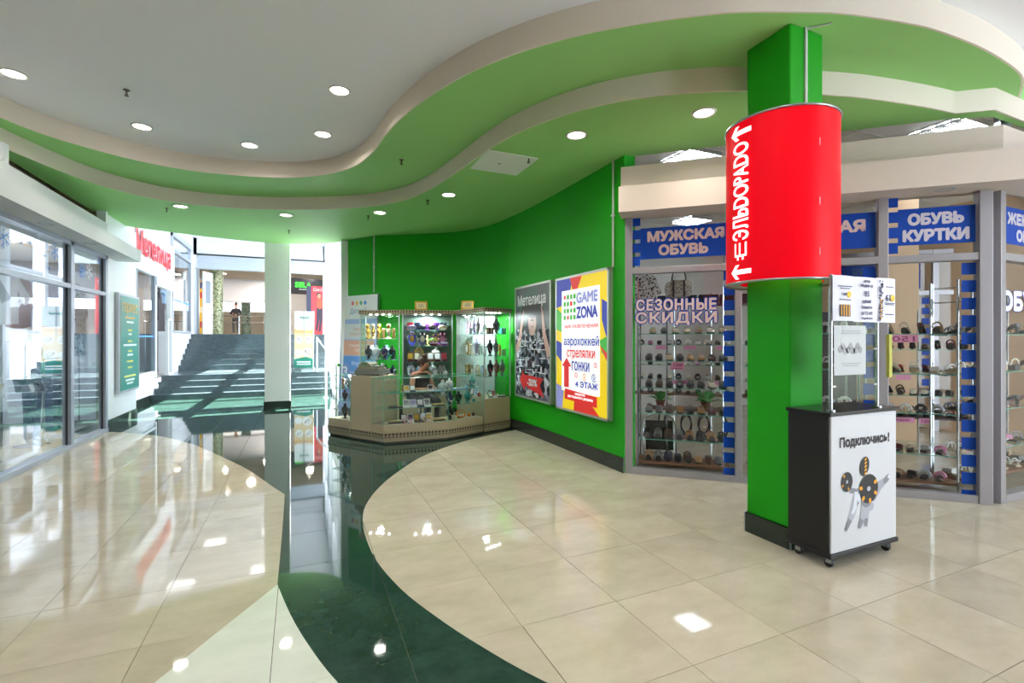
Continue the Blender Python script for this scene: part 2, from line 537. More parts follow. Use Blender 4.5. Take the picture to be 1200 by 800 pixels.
# ---- left wall: shop window, pilaster, bulkhead
XL = -2.95
def lwall(name, pieces_, m, parent=None):
    mb = MB()
    for b in pieces_: mb.box(*b)
    return mb.build(name, m, parent)
w1 = thing('window_1', 'large clothing shop window with grey aluminium frame', None, (XL, 7.5, 0), 0, None, 'structure')
y_ = lambda y: y - 7.5
for y0, y1 in ((8.56, 8.66), (9.86, 9.95), (5.2, 5.3), (6.6, 6.68)):
    MB().box(-.05, .05, y_(y0), y_(y1), 0, 2.88).build('post', alu_blue, w1, bevel=.004)
MB().box(-.05, .06, y_(3.0), y_(9.95), 0, .06).build('sill', alu_blue, w1, bevel=.004)
MB().box(-.05, .05, y_(3.0), y_(9.95), 2.82, 2.9).build('head', alu_blue, w1)
MB().box(-.045, .045, y_(3.0), y_(9.95), 2.22, 2.28).build('transom', alu_blue, w1)
for y0, y1 in ((3, 5.2), (5.3, 6.6), (6.68, 8.56), (8.66, 9.86)):
    for z0, z1 in ((.06, 2.22), (2.28, 2.82)):
        MB().box(-.004, .004, y_(y0), y_(y1), z0, z1).build('pane', glass_left, w1)
        MB().box(-.012, .012, y_(y0), y_(y0) + .018, z0, z1).box(-.012, .012, y_(y1) - .018, y_(y1), z0, z1).build('gasket', dark_joint, w1)
# snowflake stickers
blue_st = mat('blue_sticker', '#4a90dc', .5); white_st = mat('white_sticker', '#e8f0fa', .5)
def snowflake(y, z, r, m, arms=6):
    mb = MB(frame((.012, y_(y), z), (0, 1, 0), (0, 0, 1)))
    for k in range(arms):
        a = 2 * PI * k / arms
        mb.M = frame((.012, y_(y), z), (0, 1, 0), (0, 0, 1)) @ Matrix.Rotation(a, 4, 'Z')
        mb.box(-.006, .006, 0, r, 0, .001)
        for s_ in (-1, 1):
            mb.add([(0, r * .55, .0012), (s_ * r * .3, r * .85, .0012), (s_ * r * .3 + .008, r * .8, .0012), (0.004, r * .47, .0012)], [(0, 1, 2, 3)])
    return mb.build('snowflake_sticker', m, w1)
for y, z, r, m_, a in ((6.98, 2.62, .13, blue_st, 6), (8.18, 2.66, .12, blue_st, 6), (7.55, 2.66, .03, blue_st, 4), (7.9, 2.56, .02, blue_st, 4), (7.35, 2.62, .02, blue_st, 4),
                       (9.05, 2.52, .12, blue_st, 8), (9.3, 2.55, .13, white_st, 6), (9.7, 2.75, .04, blue_st, 4), (7.75, 2.8, .06, white_st, 6), (8.02, 2.42, .03, blue_st, 4)):
    snowflake(y, z, r, m_, a)

wall_left = thing('wall_left', 'white panelled pilaster beside the clothing shop window', None, (XL, 10.8, 0), 0, None, 'structure')
lwall('panel', [(-.1, 0, -.78, .15, 0, 3.6)], white_panel, wall_left)
lwall('panel', [(-.1, -.004, .165, .85, 0, 3.6)], white_panel, wall_left)
lwall('joint_strip', [(-.1, -.012, .145, .17, 0, 3.6)], dark_joint, wall_left)
lwall('edge_strip', [(-.1, .006, -.86, -.78, 0, 3.6)], mat('olive_strip', '#8f9070', .5), wall_left)
lwall('panel', [(-.4, -.1, .79, .85, 0, 3.6)], white_panel, wall_left)
struct(lwall('baseboard_left', [(XL, XL + .012, 9.97, 11.66, 0, .16), (XL - .4, XL, 11.65, 11.662, 0, .16)], dark_skirt))
struct(lwall('trim_1', [(-3.0, -2.6, -4, 10.55, 2.88, 3.09)], mat('pale_bulkhead_paint', '#d6d8d8', .55)))
struct(lwall('trim_2', [(-3.66, -2.85, -4, 9.75, 3.09, 3.38)], MATS['pale_bulkhead_paint']))
lb = lwall('wall_back_left', [(-3.75, -3.65, -4, 10.02, 2.9, 4.03), (-3.75, -2.96, 9.98, 10.05, 2.95, 4.03)], mat('beige_recess', '#c9b49a', .7)); struct(lb)
for y in (6.9, 9.85):
    struct(lwall('trim_3' if y < 8 else 'trim_4', [(-3.02, -2.9, y, y + .1, 3.38, 3.62)], white_panel))

# ---- stair hall
XW = -3.35           # shop front of the red-lettered shop
XG = .82             # window wall
dark_step = stone_tile('dark_green_step_tile', '#414e52', '#566468', .16, 6, 1)
stair = thing('staircase', 'wide dark green tiled staircase in two flights', 'staircase', (XW + .013, 14.35, 0))
W_ = XG - XW - .03
rt = MB().box(0, .592, -.012, 0, .002, .128).build('riser_tile', dark_step); COL.objects.unlink(rt)
steps = []
z = 0; y = 0
for k in range(11):
    h = .14 if k < 4 else .16
    d0 = .3 if k not in (3, 10) else (2.0 if k == 3 else .62)
    z += h
    st = MB().box(0, W_, y, y + d0 + .02, 0, z - .03).build('step', dark_step, stair)
    tr = MB().box(0, W_, y - .02, y + d0, z - .03, z).build('tread', dark_step, st)
    for i in range(7):
        o = bpy.data.objects.new('riser_tile', rt.data); COL.objects.link(o); o.parent = st
        o.location = ((i - (.45 if k % 2 else 0)) * .6 + .02, y, z - h); o.scale = (1, 1, h / .16)
        if i == 0 and k % 2: o.location.x = .004; o.scale.x = .53
        if i == 6 and k % 2 == 0: o.scale.x = .9
    y += d0
YTOP = 14.35 + y - .62      # 19.0ish, first edge of the upper floor
ZU = z
# lower white wall of the red-lettered shop with its baseboard, then the stepped parapet
struct(lwall('wall_shop_base', [(XW - .25, XW, 11.6, 14.75, 0, .68), (XW - .25, XW, 16.15, 19.7, .56, 1.73)], white_paint))
struct(lwall('baseboard_shop', [(XW, XW + .012, 11.66, 14.34, 0, .15)], dark_skirt))
w2 = thing('window_2', 'tall shop glass left of the stairs under the red sign', None, (XW, 13.0, 0), 0, None, 'structure')
for y0, y1, z0, z1 in ((-1.35, -1.28, .68, 3.1), (1.55, 1.63, .68, 3.1), (.1, .15, .68, 3.1)):
    MB().box(-.05, .04, y0, y1, z0, z1).build('post', alu_blue, w2)
MB().box(-.05, .05, -1.35, 1.63, .66, .72).build('sill', white_panel, w2)
MB().box(-.006, .002, -1.28, 1.55, .72, 3.08).build('pane', glass_left, w2)
MB().box(.003, .006, -1.28, 1.55, 1.56, 1.6).build('blue_stripe', blue_st, w2)
w3 = thing('window_3', 'upper shop glass along the second stair flight', None, (XW, 17.6, 0), 0, None, 'structure')
for y0, y1, z0, z1 in ((-1.2, -1.1, 1.7, 4.6), (1.25, 1.35, 1.7, 4.6)):
    MB().box(-.05, .04, y0, y1, z0, z1).build('post', alu_blue, w3)
MB().box(-.05, .05, -1.2, 1.35, 4.0, 4.1).box(-.05, .05, -1.2, 1.35, 4.45, 4.6).box(-.05, .05, -1.2, 1.35, 1.7, 1.76).build('rails', alu_blue, w3)
MB().box(-.006, .002, -1.1, 1.25, 1.76, 4.45).build('pane', glass_left, w3)
MB().box(.003, .006, -1.1, 1.25, 2.62, 2.67).build('blue_stripe', blue_st, w3)
struct(lwall('wall_hall_left', [(XW - .3, XW - .02, 18.95, 20.0, ZU, 5.0), (XW - .3, XW - .02, 11.6, 16.4, 4.12, 5.0), (XW - .3, XW - .02, 16.4, 19, 4.6, 5)], white_paint))
# shop doorway
d1 = thing('door_1', 'open doorway of the red-lettered shop with white anti-theft gate', None, (XW, 15.4, .56), 0, None, 'structure')
MB().box(-.06, .05, -.78, -.7, 0, 2.5).box(-.06, .05, .74, .82, 0, 2.5).build('jamb', white_panel, d1)
MB().box(-.06, .08, -.78, .82, 2.3, 2.62).build('header', white_panel, d1)
# red-lettered sign
sg = thing('shop_sign', 'white fascia board with raised red shop lettering above the doorway', 'sign', (XW + .06, 14.85, 3.08))
MB().box(-.1, 0, -3.2, 1.62, 0, 1.03).build('board', mat('sign_white', '#f2f4f8', .4), sg)
red_let = mat('red_letter', '#d81824', .4)
lt = text('lettering', 'Метелица', red_let, sg, frame((.03, -.45, .56), (0, 1, 0), (0, 0, 1)), w=3.0, h=.62, bold=.03)
MB().add([(.03, 1.32, .12), (.03, 1.5, .12), (.03, 1.46, .06), (.03, 1.36, .06)], [(0, 1, 2, 3)]).build('swirl_mark', blue_st, sg)
# hall ceiling and window wall
struct(MB().box(-3.8, 1.3, 10.7, 20, 5.0, 5.12).build('ceiling_stair_hall', mat('hall_white', '#eceef2', .7)))
struct(MB().box(-3.8, 1.0, 10.6, 10.72, 4.0, 5.0).build('wall_hall_front', white_paint))
w4 = thing('window_4', 'tall white framed window wall beside the stairs', None, (XG + .1, 15, 0), 0, None, 'structure')
wf = mat('white_window_frame', '#f0f3f8', .4)
for y0, y1 in ((-4.25, -3.6), (-3.3, -3.02), (-1.1, -.9), (1.0, 1.2), (3.0, 3.2), (4.6, 5.0)):
    MB().box(-.13, .13, y0, y1, 0, 5.0).build('mullion', wf, w4)
for z0, z1 in ((0, .12), (1.66, 1.76), (3.3, 3.42), (4.55, 5.0)):
    MB().box(-.09, .09, -4.2, 4.9, z0, z1).build('transom', wf, w4)
for y0, y1 in ((-3.6, -3.3), (-3.02, -1.1), (-.9, 1.0), (1.2, 3.0), (3.2, 4.6)):
    MB().box(-.005, .005, y0, y1, .1, 4.6).build('pane', glass('window_glass', (.97, .98, 1), .6), w4)
# upper floor and gallery beyond the roller shutter
YS = 19.6
gal_floor = mat('gallery_floor', '#a39c8e', .2, noise=.1, nscale=4)
struct(MB().box(-8, 6, YTOP + .6, 36, ZU - .3, ZU).build('floor_gallery', gal_floor))
struct(MB().box(-8, 6, YS + .3, 36, 4.5, 4.6).build('ceiling_gallery', mat('gallery_ceiling', '#b9ad9c', .7)))
struct(MB().box(-3.6, -3.27, YS, YS + .35, ZU, 5).box(-3.6, 1.0, YS, YS + .35, 4.42, 5).build('wall_hall_back', white_paint))
sh = thing('roller_shutter', 'half raised pale grey roller shutter at the top of the stairs', 'shutter', (-1.2, YS, 3.96))
for k in range(7):
    MB().box(-2.06, 2.1, -.02 - .004 * (k % 2), .03, k * .066, k * .066 + .06).build('slat', mat('shutter_grey', '#b9c2cc', .4, .2), sh)
MB().box(-2.1, 2.12, -.03, .05, -.03, 0).build('bottom_rail', steel, sh)
MB().box(-2.06, -2.0, -.05, .08, -2.28, 0).build('guide_rail', steel, sh)
MB().box(-2.06, 2.1, -.06, .3, .46, .5).build('housing', dark_joint, sh)
# ================================================================== RIGHT SIDE: COLUMN, DRUM SIGN, PROMO STAND, SHOE SHOP FRONT
def ring_pts(r, n=32): return [(r * math.cos(2 * PI * k / n), r * math.sin(2 * PI * k / n)) for k in range(n)]

# ---- white column in the stair hall, green column by the shoe shop (both part of the building)
cw = thing('column_white', 'square pale column standing in front of the staircase', None, (-.465, 12.15, 0), 0, None, 'structure')
MB().box(-.255, .255, -.25, .25, .14, 5).build('shaft', mat('column_white_paint', '#e6e6e3', .5), cw)
MB().box(-.275, .275, -.27, .27, 0, .14).build('plinth', dark_skirt, cw)
CX0, CX1, CY0, CY1 = 3.235, 3.595, 2.385, 2.755
cg = thing('column_green', 'square bright green column carrying the red drum sign', None, ((CX0 + CX1) / 2, (CY0 + CY1) / 2, 0), 0, None, 'structure')
hx, hy = (CX1 - CX0) / 2, (CY1 - CY0) / 2
MB().box(-hx, hx, -hy, hy, .15, 3.8).build('shaft', green_wall, cg, bevel=.012)
MB().box(-hx - .012, hx + .012, -hy - .012, hy + .012, 0, .15).build('plinth', dark_skirt, cg)
for sx in (-1, 1):
    for sy in (-1, 1):
        MB().box(sx * (hx + .004), sx * (hx + .014), sy * (hy + .004), sy * (hy + .014), 0, .153).build('corner_strip', steel, cg)
MB().box(-.03, -.008, -hy - .012, -hy, 3.0, 3.8).build('cable_duct', pm, cg)
MB().tube([(-.02, -hy - .006, 3.79), (.09, -hy - .12, 3.792), (.1, -hy - .14, 3.9), (.1, -hy - .14, 4.0)], .007, 6).build('cable', pm, cg)

# ---- red drum sign
DC = (3.30, 2.51); DR = .375; DZ0, DZ1 = 1.93, 3.10
red_film = mat('backlit_red_film', '#d80012', .4, spec=.12, emit=.32, emitcol='#ff0020')
drum = thing('drum_sign', 'red illuminated drum sign with white lettering wrapped round the green column', 'sign', (DC[0], DC[1], DZ0))
H_ = DZ1 - DZ0
mb = MB()
n = 64
vs_ = [(DR * x, DR * y, z) for z in (0, H_) for x, y in ring_pts(1, n)] + [((DR - .006) * x, (DR - .006) * y, z) for z in (0, H_) for x, y in ring_pts(1, n)]
mb.add(vs_, [(k, (k + 1) % n, n + (k + 1) % n, n + k) for k in range(n)] + [(2 * n + k, 3 * n + k, 3 * n + (k + 1) % n, 2 * n + (k + 1) % n) for k in range(n)])
mb.build('drum', red_film, drum, smooth='full')
for z in (0, H_): MB().tube([((DR + .002) * x, (DR + .002) * y, z) for x, y in ring_pts(1, n)], .009, 6, True).build('rim', steel, drum, smooth='full')
mb = MB()
vs_ = [(r * x, r * y, z) for r, z in ((DR - .004, .004), (.275, .004)) for x, y in ring_pts(1, n)]
mb.add(vs_, [(k, n + k, n + (k + 1) % n, (k + 1) % n) for k in range(n)])
mb.build('bottom_panel', mat('white_underside', '#d4dbd2', .5), drum)
for k in range(3):   # the seams of the film
    a = math.atan2(-DC[1], -DC[0]) + R(38)
    zz = (.62, .22, -.12)[k] + .3
    MB().cyl(((DR + .001) * math.cos(a), (DR + .001) * math.sin(a), zz - .025), ((DR + .001) * math.cos(a), (DR + .001) * math.sin(a), zz + .025), .002, n=6).build('seam', white_st, drum)
ang0 = math.atan2(-DC[1], -DC[0])
def wrap(cent, off=.0075):
    # local x runs up the drum, local y runs to the left round it
    def f(p):
        a = ang0 - R(cent) - p.y / DR
        rr = DR + off + p.z
        return Vector((rr * math.cos(a), rr * math.sin(a), p.x))
    return f
white_film = mat('white_lit_film', '#ffffff', .4, emit=.9)
text('lettering', 'ЭЛЬDOPADO', white_film, drum, None, w=.70, h=.14, bold=.003, warp=lambda p: wrap(42, .011)(Vector((p.x + .655, p.y, p.z))))
def flat_print(name, polys, m, parent, warp):
    mb = MB()
    for pl in polys:
        tri = tessellate_polygon([[Vector((q[0], q[1], 0)) for q in pl]])
        pts = [warp(Vector((q[0], q[1], .0008))) for q in pl]
        fs = []
        for a, b, c in tri:
            nrm = (pl[b][0]-pl[a][0])*(pl[c][1]-pl[a][1])-(pl[c][0]-pl[a][0])*(pl[b][1]-pl[a][1])
            fs.append((a, b, c) if nrm > 0 else (a, c, b))
        mb.add(pts, fs)
    return mb.build(name, m, parent)
# arrow pointing left: tip toward +y (left round the drum)
arrow = [(0, .1), (.052, .048), (.052, .012), (.017, .046), (-.017, .046), (-.052, .012), (-.052, .048)]
for zc in (1.085, .075):
    parts_ = [arrow] + [[(.017, .048 - k * .045), (.017, .003 - k * .045), (-.017, .003 - k * .045), (-.017, .048 - k * .045)] for k in range(3)]
    flat_print('arrow', [[(q[0] + zc, q[1]) for q in pl] for pl in parts_], white_film, drum, wrap(42, .004))
plug = [[(.185, .055), (.285, .055), (.285, .04), (.185, .04)], [(.185, -.04), (.285, -.04), (.285, -.055), (.185, -.055)],
        [(.185, .055), (.2, .055), (.2, -.055), (.185, -.055)], [(.2, .012), (.285, .012), (.285, -.002), (.2, -.002)],
        [(.16, .03), (.185, .03), (.185, .015), (.16, .015)], [(.16, -.015), (.185, -.015), (.185, -.03), (.16, -.03)]]
flat_print('plug_mark', plug, white_film, drum, wrap(42, .0075))
for k, (x, y) in enumerate(((-.19, -.14), (.18, .16), (.12, -.22))):
    L_ = bpy.data.lights.new('tube_lamp', 'POINT'); L_.energy = 3.5; L_.shadow_soft_size = .03; L_.color = (.95, 1, .92)
    lo = bpy.data.objects.new('tube_lamp', L_); COL.objects.link(lo); lo.parent = drum; lo.location = (x + .05, y, .25)

# ---- promo stand on castors
SX0, SX1, SY0, SY1, SZ0, SZ1 = 3.18, 3.905, 2.065, 2.36, .075, 1.035
ps = thing('promo_stand', 'black cabinet on castors with white front panel and paper notices on poles', 'cabinet', (SX0, SY0, 0))
sw, sdp = SX1 - SX0, SY1 - SY0
MB().box(0, sw, .01, sdp, SZ0 + .03, SZ1 - .025).build('body', black, ps)
MB().box(-.012, sw + .012, -.012, sdp + .01, SZ1 - .025, SZ1).build('top_board', mat('black_top', '#121114', .25), ps, bevel=.003)
MB().box(-.008, sw + .008, -.012, sdp + .01, SZ0, SZ0 + .03).build('base_board', mat('dark_board', '#17151a', .4), ps, bevel=.003)
panel = MB().box(.012, sw - .002, -.002, .01, SZ0 + .032, SZ1 - .028).build('front_panel', mat('white_front_panel', '#d8d8dc', .35, noise=.02), ps)
px0, pw, pz0, ph = .012, sw - .014, SZ0 + .032, SZ1 - .028 - SZ0 - .032
def pp(fx, fy): return (px0 + fx * pw, pz0 + fy * ph)
FR = frame((0, -.0035, 0), (1, 0, 0), (0, 0, 1))
text('lettering', 'Подключись!', mat('dark_brown_ink', '#241a20', .5), panel, frame((px0 + .5 * pw, -.003, pz0 + .795 * ph), (1, 0, 0), (0, 0, 1)), w=.76 * pw, h=.075, bold=.004)
ink_black = mat('ink_black', '#141012', .5); ink_yel = mat('ink_yellow', '#f2a71b', .5); ink_grey = mat('ink_grey', '#85878e', .5); ink_pale = mat('ink_pale', '#b4b6c0', .5); ink_smoke = mat('ink_smoke', '#a9a9b4', .5)
def pr(name, polys, m, lay=0):
    for k, pl in enumerate(polys): flat_print(name, [pl], m, panel, lambda p: FR @ Vector((p.x, p.y, .0005 + lay * .0004 + k * .00004)))
def blob(c, rx, ry, rot=0, n=24, wob=0):
    return [(c[0] + math.cos(rot) * rx * math.cos(t) - math.sin(rot) * ry * math.sin(t), c[1] + math.sin(rot) * rx * math.cos(t) + math.cos(rot) * ry * math.sin(t)) for t in (2 * PI * k / n for k in range(n))]
def limb(pts, w0, w1):
    n_ = len(pts); L1 = []; R1 = []
    for i, p in enumerate(pts):
        a = pts[max(0, i - 1)]; b = pts[min(n_ - 1, i + 1)]
        dx, dy = b[0] - a[0], b[1] - a[1]; l = math.hypot(dx, dy); w = w0 + (w1 - w0) * i / (n_ - 1)
        L1.append((p[0] - dy / l * w, p[1] + dx / l * w)); R1.append((p[0] + dy / l * w, p[1] - dx / l * w))
    return L1 + R1[::-1]
big = pp(.55, .425); dA = pp(.22, .507); dB = pp(.485, .6)
pr('printed_limb', [limb([pp(.6, .36), pp(.72, .43), pp(.86, .475)], .05, .02)], ink_smoke, 0)
pr('printed_limb', [limb([pp(.46, .40), pp(.36, .36), pp(.3, .25), pp(.22, .165)], .045, .018), limb([pp(.5, .34), pp(.48, .26), pp(.42, .15)], .045, .02),
                    limb([pp(.52, .34), pp(.52, .25), pp(.51, .16)], .04, .018), blob(pp(.585, .285), .035, .03)], ink_pale, 1)
pr('printed_limb', [limb([pp(.27, .44), pp(.36, .42), pp(.45, .43)], .018, .02), limb([pp(.49, .55), pp(.5, .5)], .014, .018), blob(pp(.37, .37), .03, .05),
                    limb([pp(.27, .22), pp(.2, .145)], .02, .014), limb([pp(.45, .2), pp(.4, .14)], .02, .014), limb([pp(.52, .2), pp(.51, .14)], .018, .014), blob(pp(.84, .475), .05, .022, .5), blob(pp(.52, .34), .06, .05)], ink_grey, 2)
pr('printed_limb', [limb([pp(.36, .42), pp(.34, .3), pp(.3, .26)], .02, .014), blob(pp(.88, .49), .02, .014, .4), blob(pp(.4, .37), .018, .03)], mat('ink_white', '#dfe0e8', .5), 3)
pr('printed_disc', [blob(big, .105, .1), blob(dA, .06, .066), blob(dB, .05, .068, -.4)], ink_black, 4)
yl = []
for c, r, w, n_, ph0 in ((big, .085, .02, 9, 3.0), (dA, .05, .012, 6, 2.2)):
    for k in range(n_):
        a = ph0 + k * (PI * 1.35 / n_)
        if k % 2 == 0: yl.append(blob((c[0] + r * math.cos(a), c[1] + r * math.sin(a)), w, w * .75, a, 6))
for k in range(-2, 3): yl.append(blob((dB[0] + .012, dB[1] + k * .024), .016, .008, .5, 6))
pr('printed_yellow_mark', yl, ink_yel, 5)
pr('printed_hub', [blob(big, .02, .017), blob(dA, .01, .012)], ink_pale, 6)
wheel_m = mat('dark_rubber', '#1c1c1e', .5)
for x, y in ((.05, .03), (sw - .05, .03), (.05, sdp - .05), (sw - .05, sdp - .05)):
    c = MB().box(x - .018, x + .018, y - .02, y + .02, SZ0 - .006, SZ0).box(x - .016, x - .012, y - .016, y + .022, .03, SZ0).box(x + .012, x + .016, y - .016, y + .022, .03, SZ0).build('castor', steel, ps)
    MB().cyl((x - .01, y + .008, .028), (x + .01, y + .008, .028), .028, n=16).build('wheel', wheel_m, c)
for x in (.15, .655):
    pl = MB().cyl((x, .125, SZ1), (x, .125, 1.95), .0125, n=14).build('pole', chrome, ps, smooth=True)
    MB().cyl((x, .125, SZ1), (x, .125, SZ1 + .012), .03, n=16).build('pole_foot', chrome, pl)
    for z in (1.2, 1.45, 1.68, 1.88):
        MB().cyl((x, .125, z), (x + .04 * (1 if x < .4 else -1), .118, z), .007, n=8).build('clip', white_plastic, pl)
MB().box(.17, .64, .121, .125, 1.1, 1.92).build('acrylic_sheet', glass('acrylic', (.86, .95, .88), .8), ps)
paper = mat('paper', '#e8e6f0', .6)
yel = mat('yellow_dot', '#eec21a', .5); ink = mat('ink_violet', '#4c4468', .6); inkp = mat('ink_faint', '#a8a8ac', .6)
def sheet(x0, x1, z0, z1, curl=.012, m=paper):
    mb = MB(); n_ = 8
    vs_ = []
    for i in range(n_ + 1):
        t = i / n_
        for z in (z0, z1): vs_.append((x0 + (x1 - x0) * t, .108 - curl * math.sin(PI * t), z))
    mb.add(vs_, [(2 * i, 2 * i + 2, 2 * i + 3, 2 * i + 1) for i in range(n_)])
    mb.add([(v[0], v[1] + .0012, v[2]) for v in vs_], [(2 * i, 2 * i + 1, 2 * i + 3, 2 * i + 2) for i in range(n_)])
    return mb.build('notice', m, ps)
def ontext(par, s, x, z, w, h, y=.094, m=ink, bold=.0012): text('lettering', s, m, par, frame((x, y, z), (1, 0, 0), (0, 0, 1)), w=w, h=h, bold=bold)
pA = sheet(.145, .365, 1.64, 1.945); pB = sheet(.365, .62, 1.635, 1.945); pC = sheet(.62, .84, 1.635, 1.95)
for z, w in ((1.87, .15), (1.855, .1), (1.78, .12)): MB().box(.255 - w / 2, .255 + w / 2, .0945, .0955, z, z + .006).build('printed_line', ink, pA)
MB().box(.2, .31, .0945, .0955, 1.67, 1.75).build('printed_phone', ink_black, pA)
for k in range(4): MB().box(.212 + k * .026, .222 + k * .026, .0935, .0945, 1.675, 1.748).build('printed_stripe', ink_yel, pA)
MB().cyl((.295, .0945, 1.82), (.295, .093, 1.82), .022, n=18).build('price_dot', yel, pA)
ontext(pA, '1 руб', .245, 1.82, .06, .022)
for s_, z, w, h in (('АКТИВ', 1.915, .07, .016), ('Модем за', 1.885, .13, .025), ('95', 1.83, .05, .035), ('рублей!', 1.775, .09, .025), ('Скорость', 1.735, .12, .025), ('до 7,2 мб!', 1.695, .12, .025), ('Подробности', 1.66, .12, .016)):
    ontext(pB, s_, .485, z, w, h, .0925)
random.seed(3)
mb = MB()
for k in range(70):
    x = .655 + random.uniform(-.022, .022); z = 1.65 + random.random() * .28; r = random.uniform(.003, .008)
    mb.cyl((x, .0975, z), (x, .0965, z), r, n=6)
mb.build('printed_speckle', ink, pC)
for k in range(6): MB().box(.645, .662, .0945, .0955, 1.66 + k * .025, 1.672 + k * .025).build('printed_yellow_mark', ink_yel, pC)
ontext(pC, '61', .73, 1.81, .05, .045)
MB().cyl((.785, .0945, 1.81), (.785, .093, 1.81), .024, n=18).build('price_dot', yel, pC)
for z, w in ((1.885, .09), (1.77, .12), (1.76, .1), (1.69, .1)): MB().box(.75 - w / 2, .75 + w / 2, .095, .096, z, z + .006).build('printed_line', ink, pC)
pD = sheet(.16, .5, 1.275, 1.61, .004, mat('back_of_paper', '#c9cccd', .6))
for z, w in ((1.57, .2), (1.555, .22), (1.35, .2), (1.335, .16)): MB().box(.33 - w / 2, .33 + w / 2, .1025, .1035, z, z + .006).build('faint_line', inkp, pD)
mb = MB()
for k in range(9): mb.cyl((.22 + k * .026, .1035, 1.45 + .02 * math.sin(k * 2)), (.22 + k * .026, .1025, 1.45 + .02 * math.sin(k * 2)), .024, n=10)
mb.build('faint_picture', inkp, pD)
MB().box(.70, .735, .07, .09, 1.25, 1.55).build('leaflet_strip', mat('yellow_green_leaflet', '#b9b64a', .5), ps)

for o in ps.children:
    if o.name.split('.')[0] in ('pole', 'notice', 'acrylic_sheet', 'leaflet_strip'): o.location = (-.085, -.088, 0)

# ---- shoe shop front: local x along the glass, y into the shop
F0 = (3.4158, 4.5204); FA = R(-42.363)
def L2W(t, dpt, z=0):
    return (F0[0] + math.cos(FA) * t - math.sin(FA) * dpt, F0[1] + math.sin(FA) * t + math.cos(FA) * dpt, z)
blue_v = mat('blue_vinyl', '#0a3f9e', .5, spec=.2); blue_d = mat('blue_vinyl_deep', '#0a3690', .5, spec=.2)
beige_v = mat('pale_beige_vinyl', '#cfb4ae', .5); grey_v = mat('pale_grey_vinyl', '#c2bcc8', .5); white_v = mat('white_vinyl', '#eceef6', .5)
OUT = lambda x, z: frame((x, -.008, z), (1, 0, 0), (0, 0, 1))
def bay(name, label, t0, t1, origin=None, rz=FA):
    w = thing(name, label, None, origin or L2W(0, 0), rz, None, 'structure')
    for z0, z1 in ((.07, 2.25), (2.32, 2.91)):
        MB().box(t0, t1, -.003, .003, z0, z1).build('pane', glass_clear, w)
    MB().box(t0, t1, -.05, .04, 0, .07).build('sill', alu, w, bevel=.004)
    MB().box(t0, t1, -.05, .04, 2.25, 2.32).build('transom', alu, w, bevel=.004)
    MB().box(t0, t1, -.05, .04, 2.9, 2.98).build('head', alu, w, bevel=.004)
    return w
def post(w, t0, t1, d=.05): MB().box(t0, t1, -d, .05, 0, 2.98).build('post', alu, w, bevel=.005)
def squares(w, t0, t1, z1, n_, pitch, hgt):
    for k in range(n_):
        MB().box(t0, t1, -.0065, -.0045, z1 - k * pitch - hgt, z1 - k * pitch).build('blue_square', blue_v, w)
    mb = MB()
    for k in range(n_ - 1): mb.box(t0, t0 + (t1 - t0) * .44, -.006, -.005, z1 - k * pitch - hgt - (pitch - hgt) * .8, z1 - k * pitch - hgt - (pitch - hgt) * .2).box(t0 + (t1 - t0) * .54, t1, -.006, -.005, z1 - k * pitch - hgt - (pitch - hgt) * .8, z1 - k * pitch - hgt - (pitch - hgt) * .2)
    return w
w5 = bay('window_5', "shoe shop window lettered for men's shoes and seasonal discounts", .06, 1.12)
post(w5, -.02, .06); post(w5, 1.12, 1.185)
squares(w5, .062, .145, 2.9, 4, .15, .105)
MB().box(.145, 1.12, -.0065, -.0045, 2.415, 2.765).build('sign_panel', blue_v, w5)
text('lettering', 'МУЖСКАЯ', beige_v, w5, OUT(.62, 2.665), w=.78, h=.105, bold=.009)
text('lettering', 'ОБУВЬ', beige_v, w5, OUT(.60, 2.51), w=.50, h=.105, bold=.009)
squares(w5, 1.01, 1.118, 2.26, 14, .163, .11)
for s_, x, z, w, h in (('СЕЗОННЫЕ', .52, 1.9, .83, .12), ('СКИДКИ', .52, 1.745, .84, .14)):
    text('lettering_outline', s_, blue_d, w5, OUT(x, z), w=w, h=h, bold=.017, space=1.12)
    o = text('lettering', s_, beige_v, w5, OUT(x, z) @ Matrix.Translation((0, 0, .002)), w=w, h=h, bold=.006, space=1.12)
w6 = bay('window_6', 'shoe shop window hidden behind the green column', 1.185, 2.39)
squares(w6, 2.28, 2.385, 2.22, 14, .163, .11)
MB().box(1.35, 2.385, -.0065, -.0045, 2.415, 2.765).build('sign_panel', blue_v, w6)
text('lettering', 'ЖЕНСКАЯ', beige_v, w6, OUT(1.86, 2.64), w=.86, h=.11, bold=.009)
w7 = bay('window_7', 'shoe shop window lettered for shoes and jackets', 2.475, 3.17)
post(w7, 2.39, 2.475); post(w7, 3.17, 3.27, .06)
squares(w7, 2.48, 2.565, 2.9, 4, .15, .105)
MB().box(2.565, 3.165, -.0065, -.0045, 2.42, 2.77).build('sign_panel', blue_v, w7)
text('lettering', 'ОБУВЬ', grey_v, w7, OUT(2.86, 2.665), w=.42, h=.1, bold=.009)
text('lettering', 'КУРТКИ', grey_v, w7, OUT(2.86, 2.51), w=.50, h=.1, bold=.009)
squares(w7, 3.06, 3.168, 2.23, 14, .163, .11)
w8 = bay('window_8', 'shoe shop window turning the corner beside the entrance', .06, 2.2, (5.93, 2.31, 0), 0)
post(w8, -.03, .06); post(w8, 2.2, 2.3)
squares(w8, .065, .125, 2.9, 4, .15, .105)
MB().box(.125, 1.3, -.0065, -.0045, 2.42, 2.77).build('sign_panel', blue_v, w8)
text('lettering', 'ЖЕНСКАЯ', grey_v, w8, OUT(.62, 2.665), w=.84, h=.1, bold=.009)
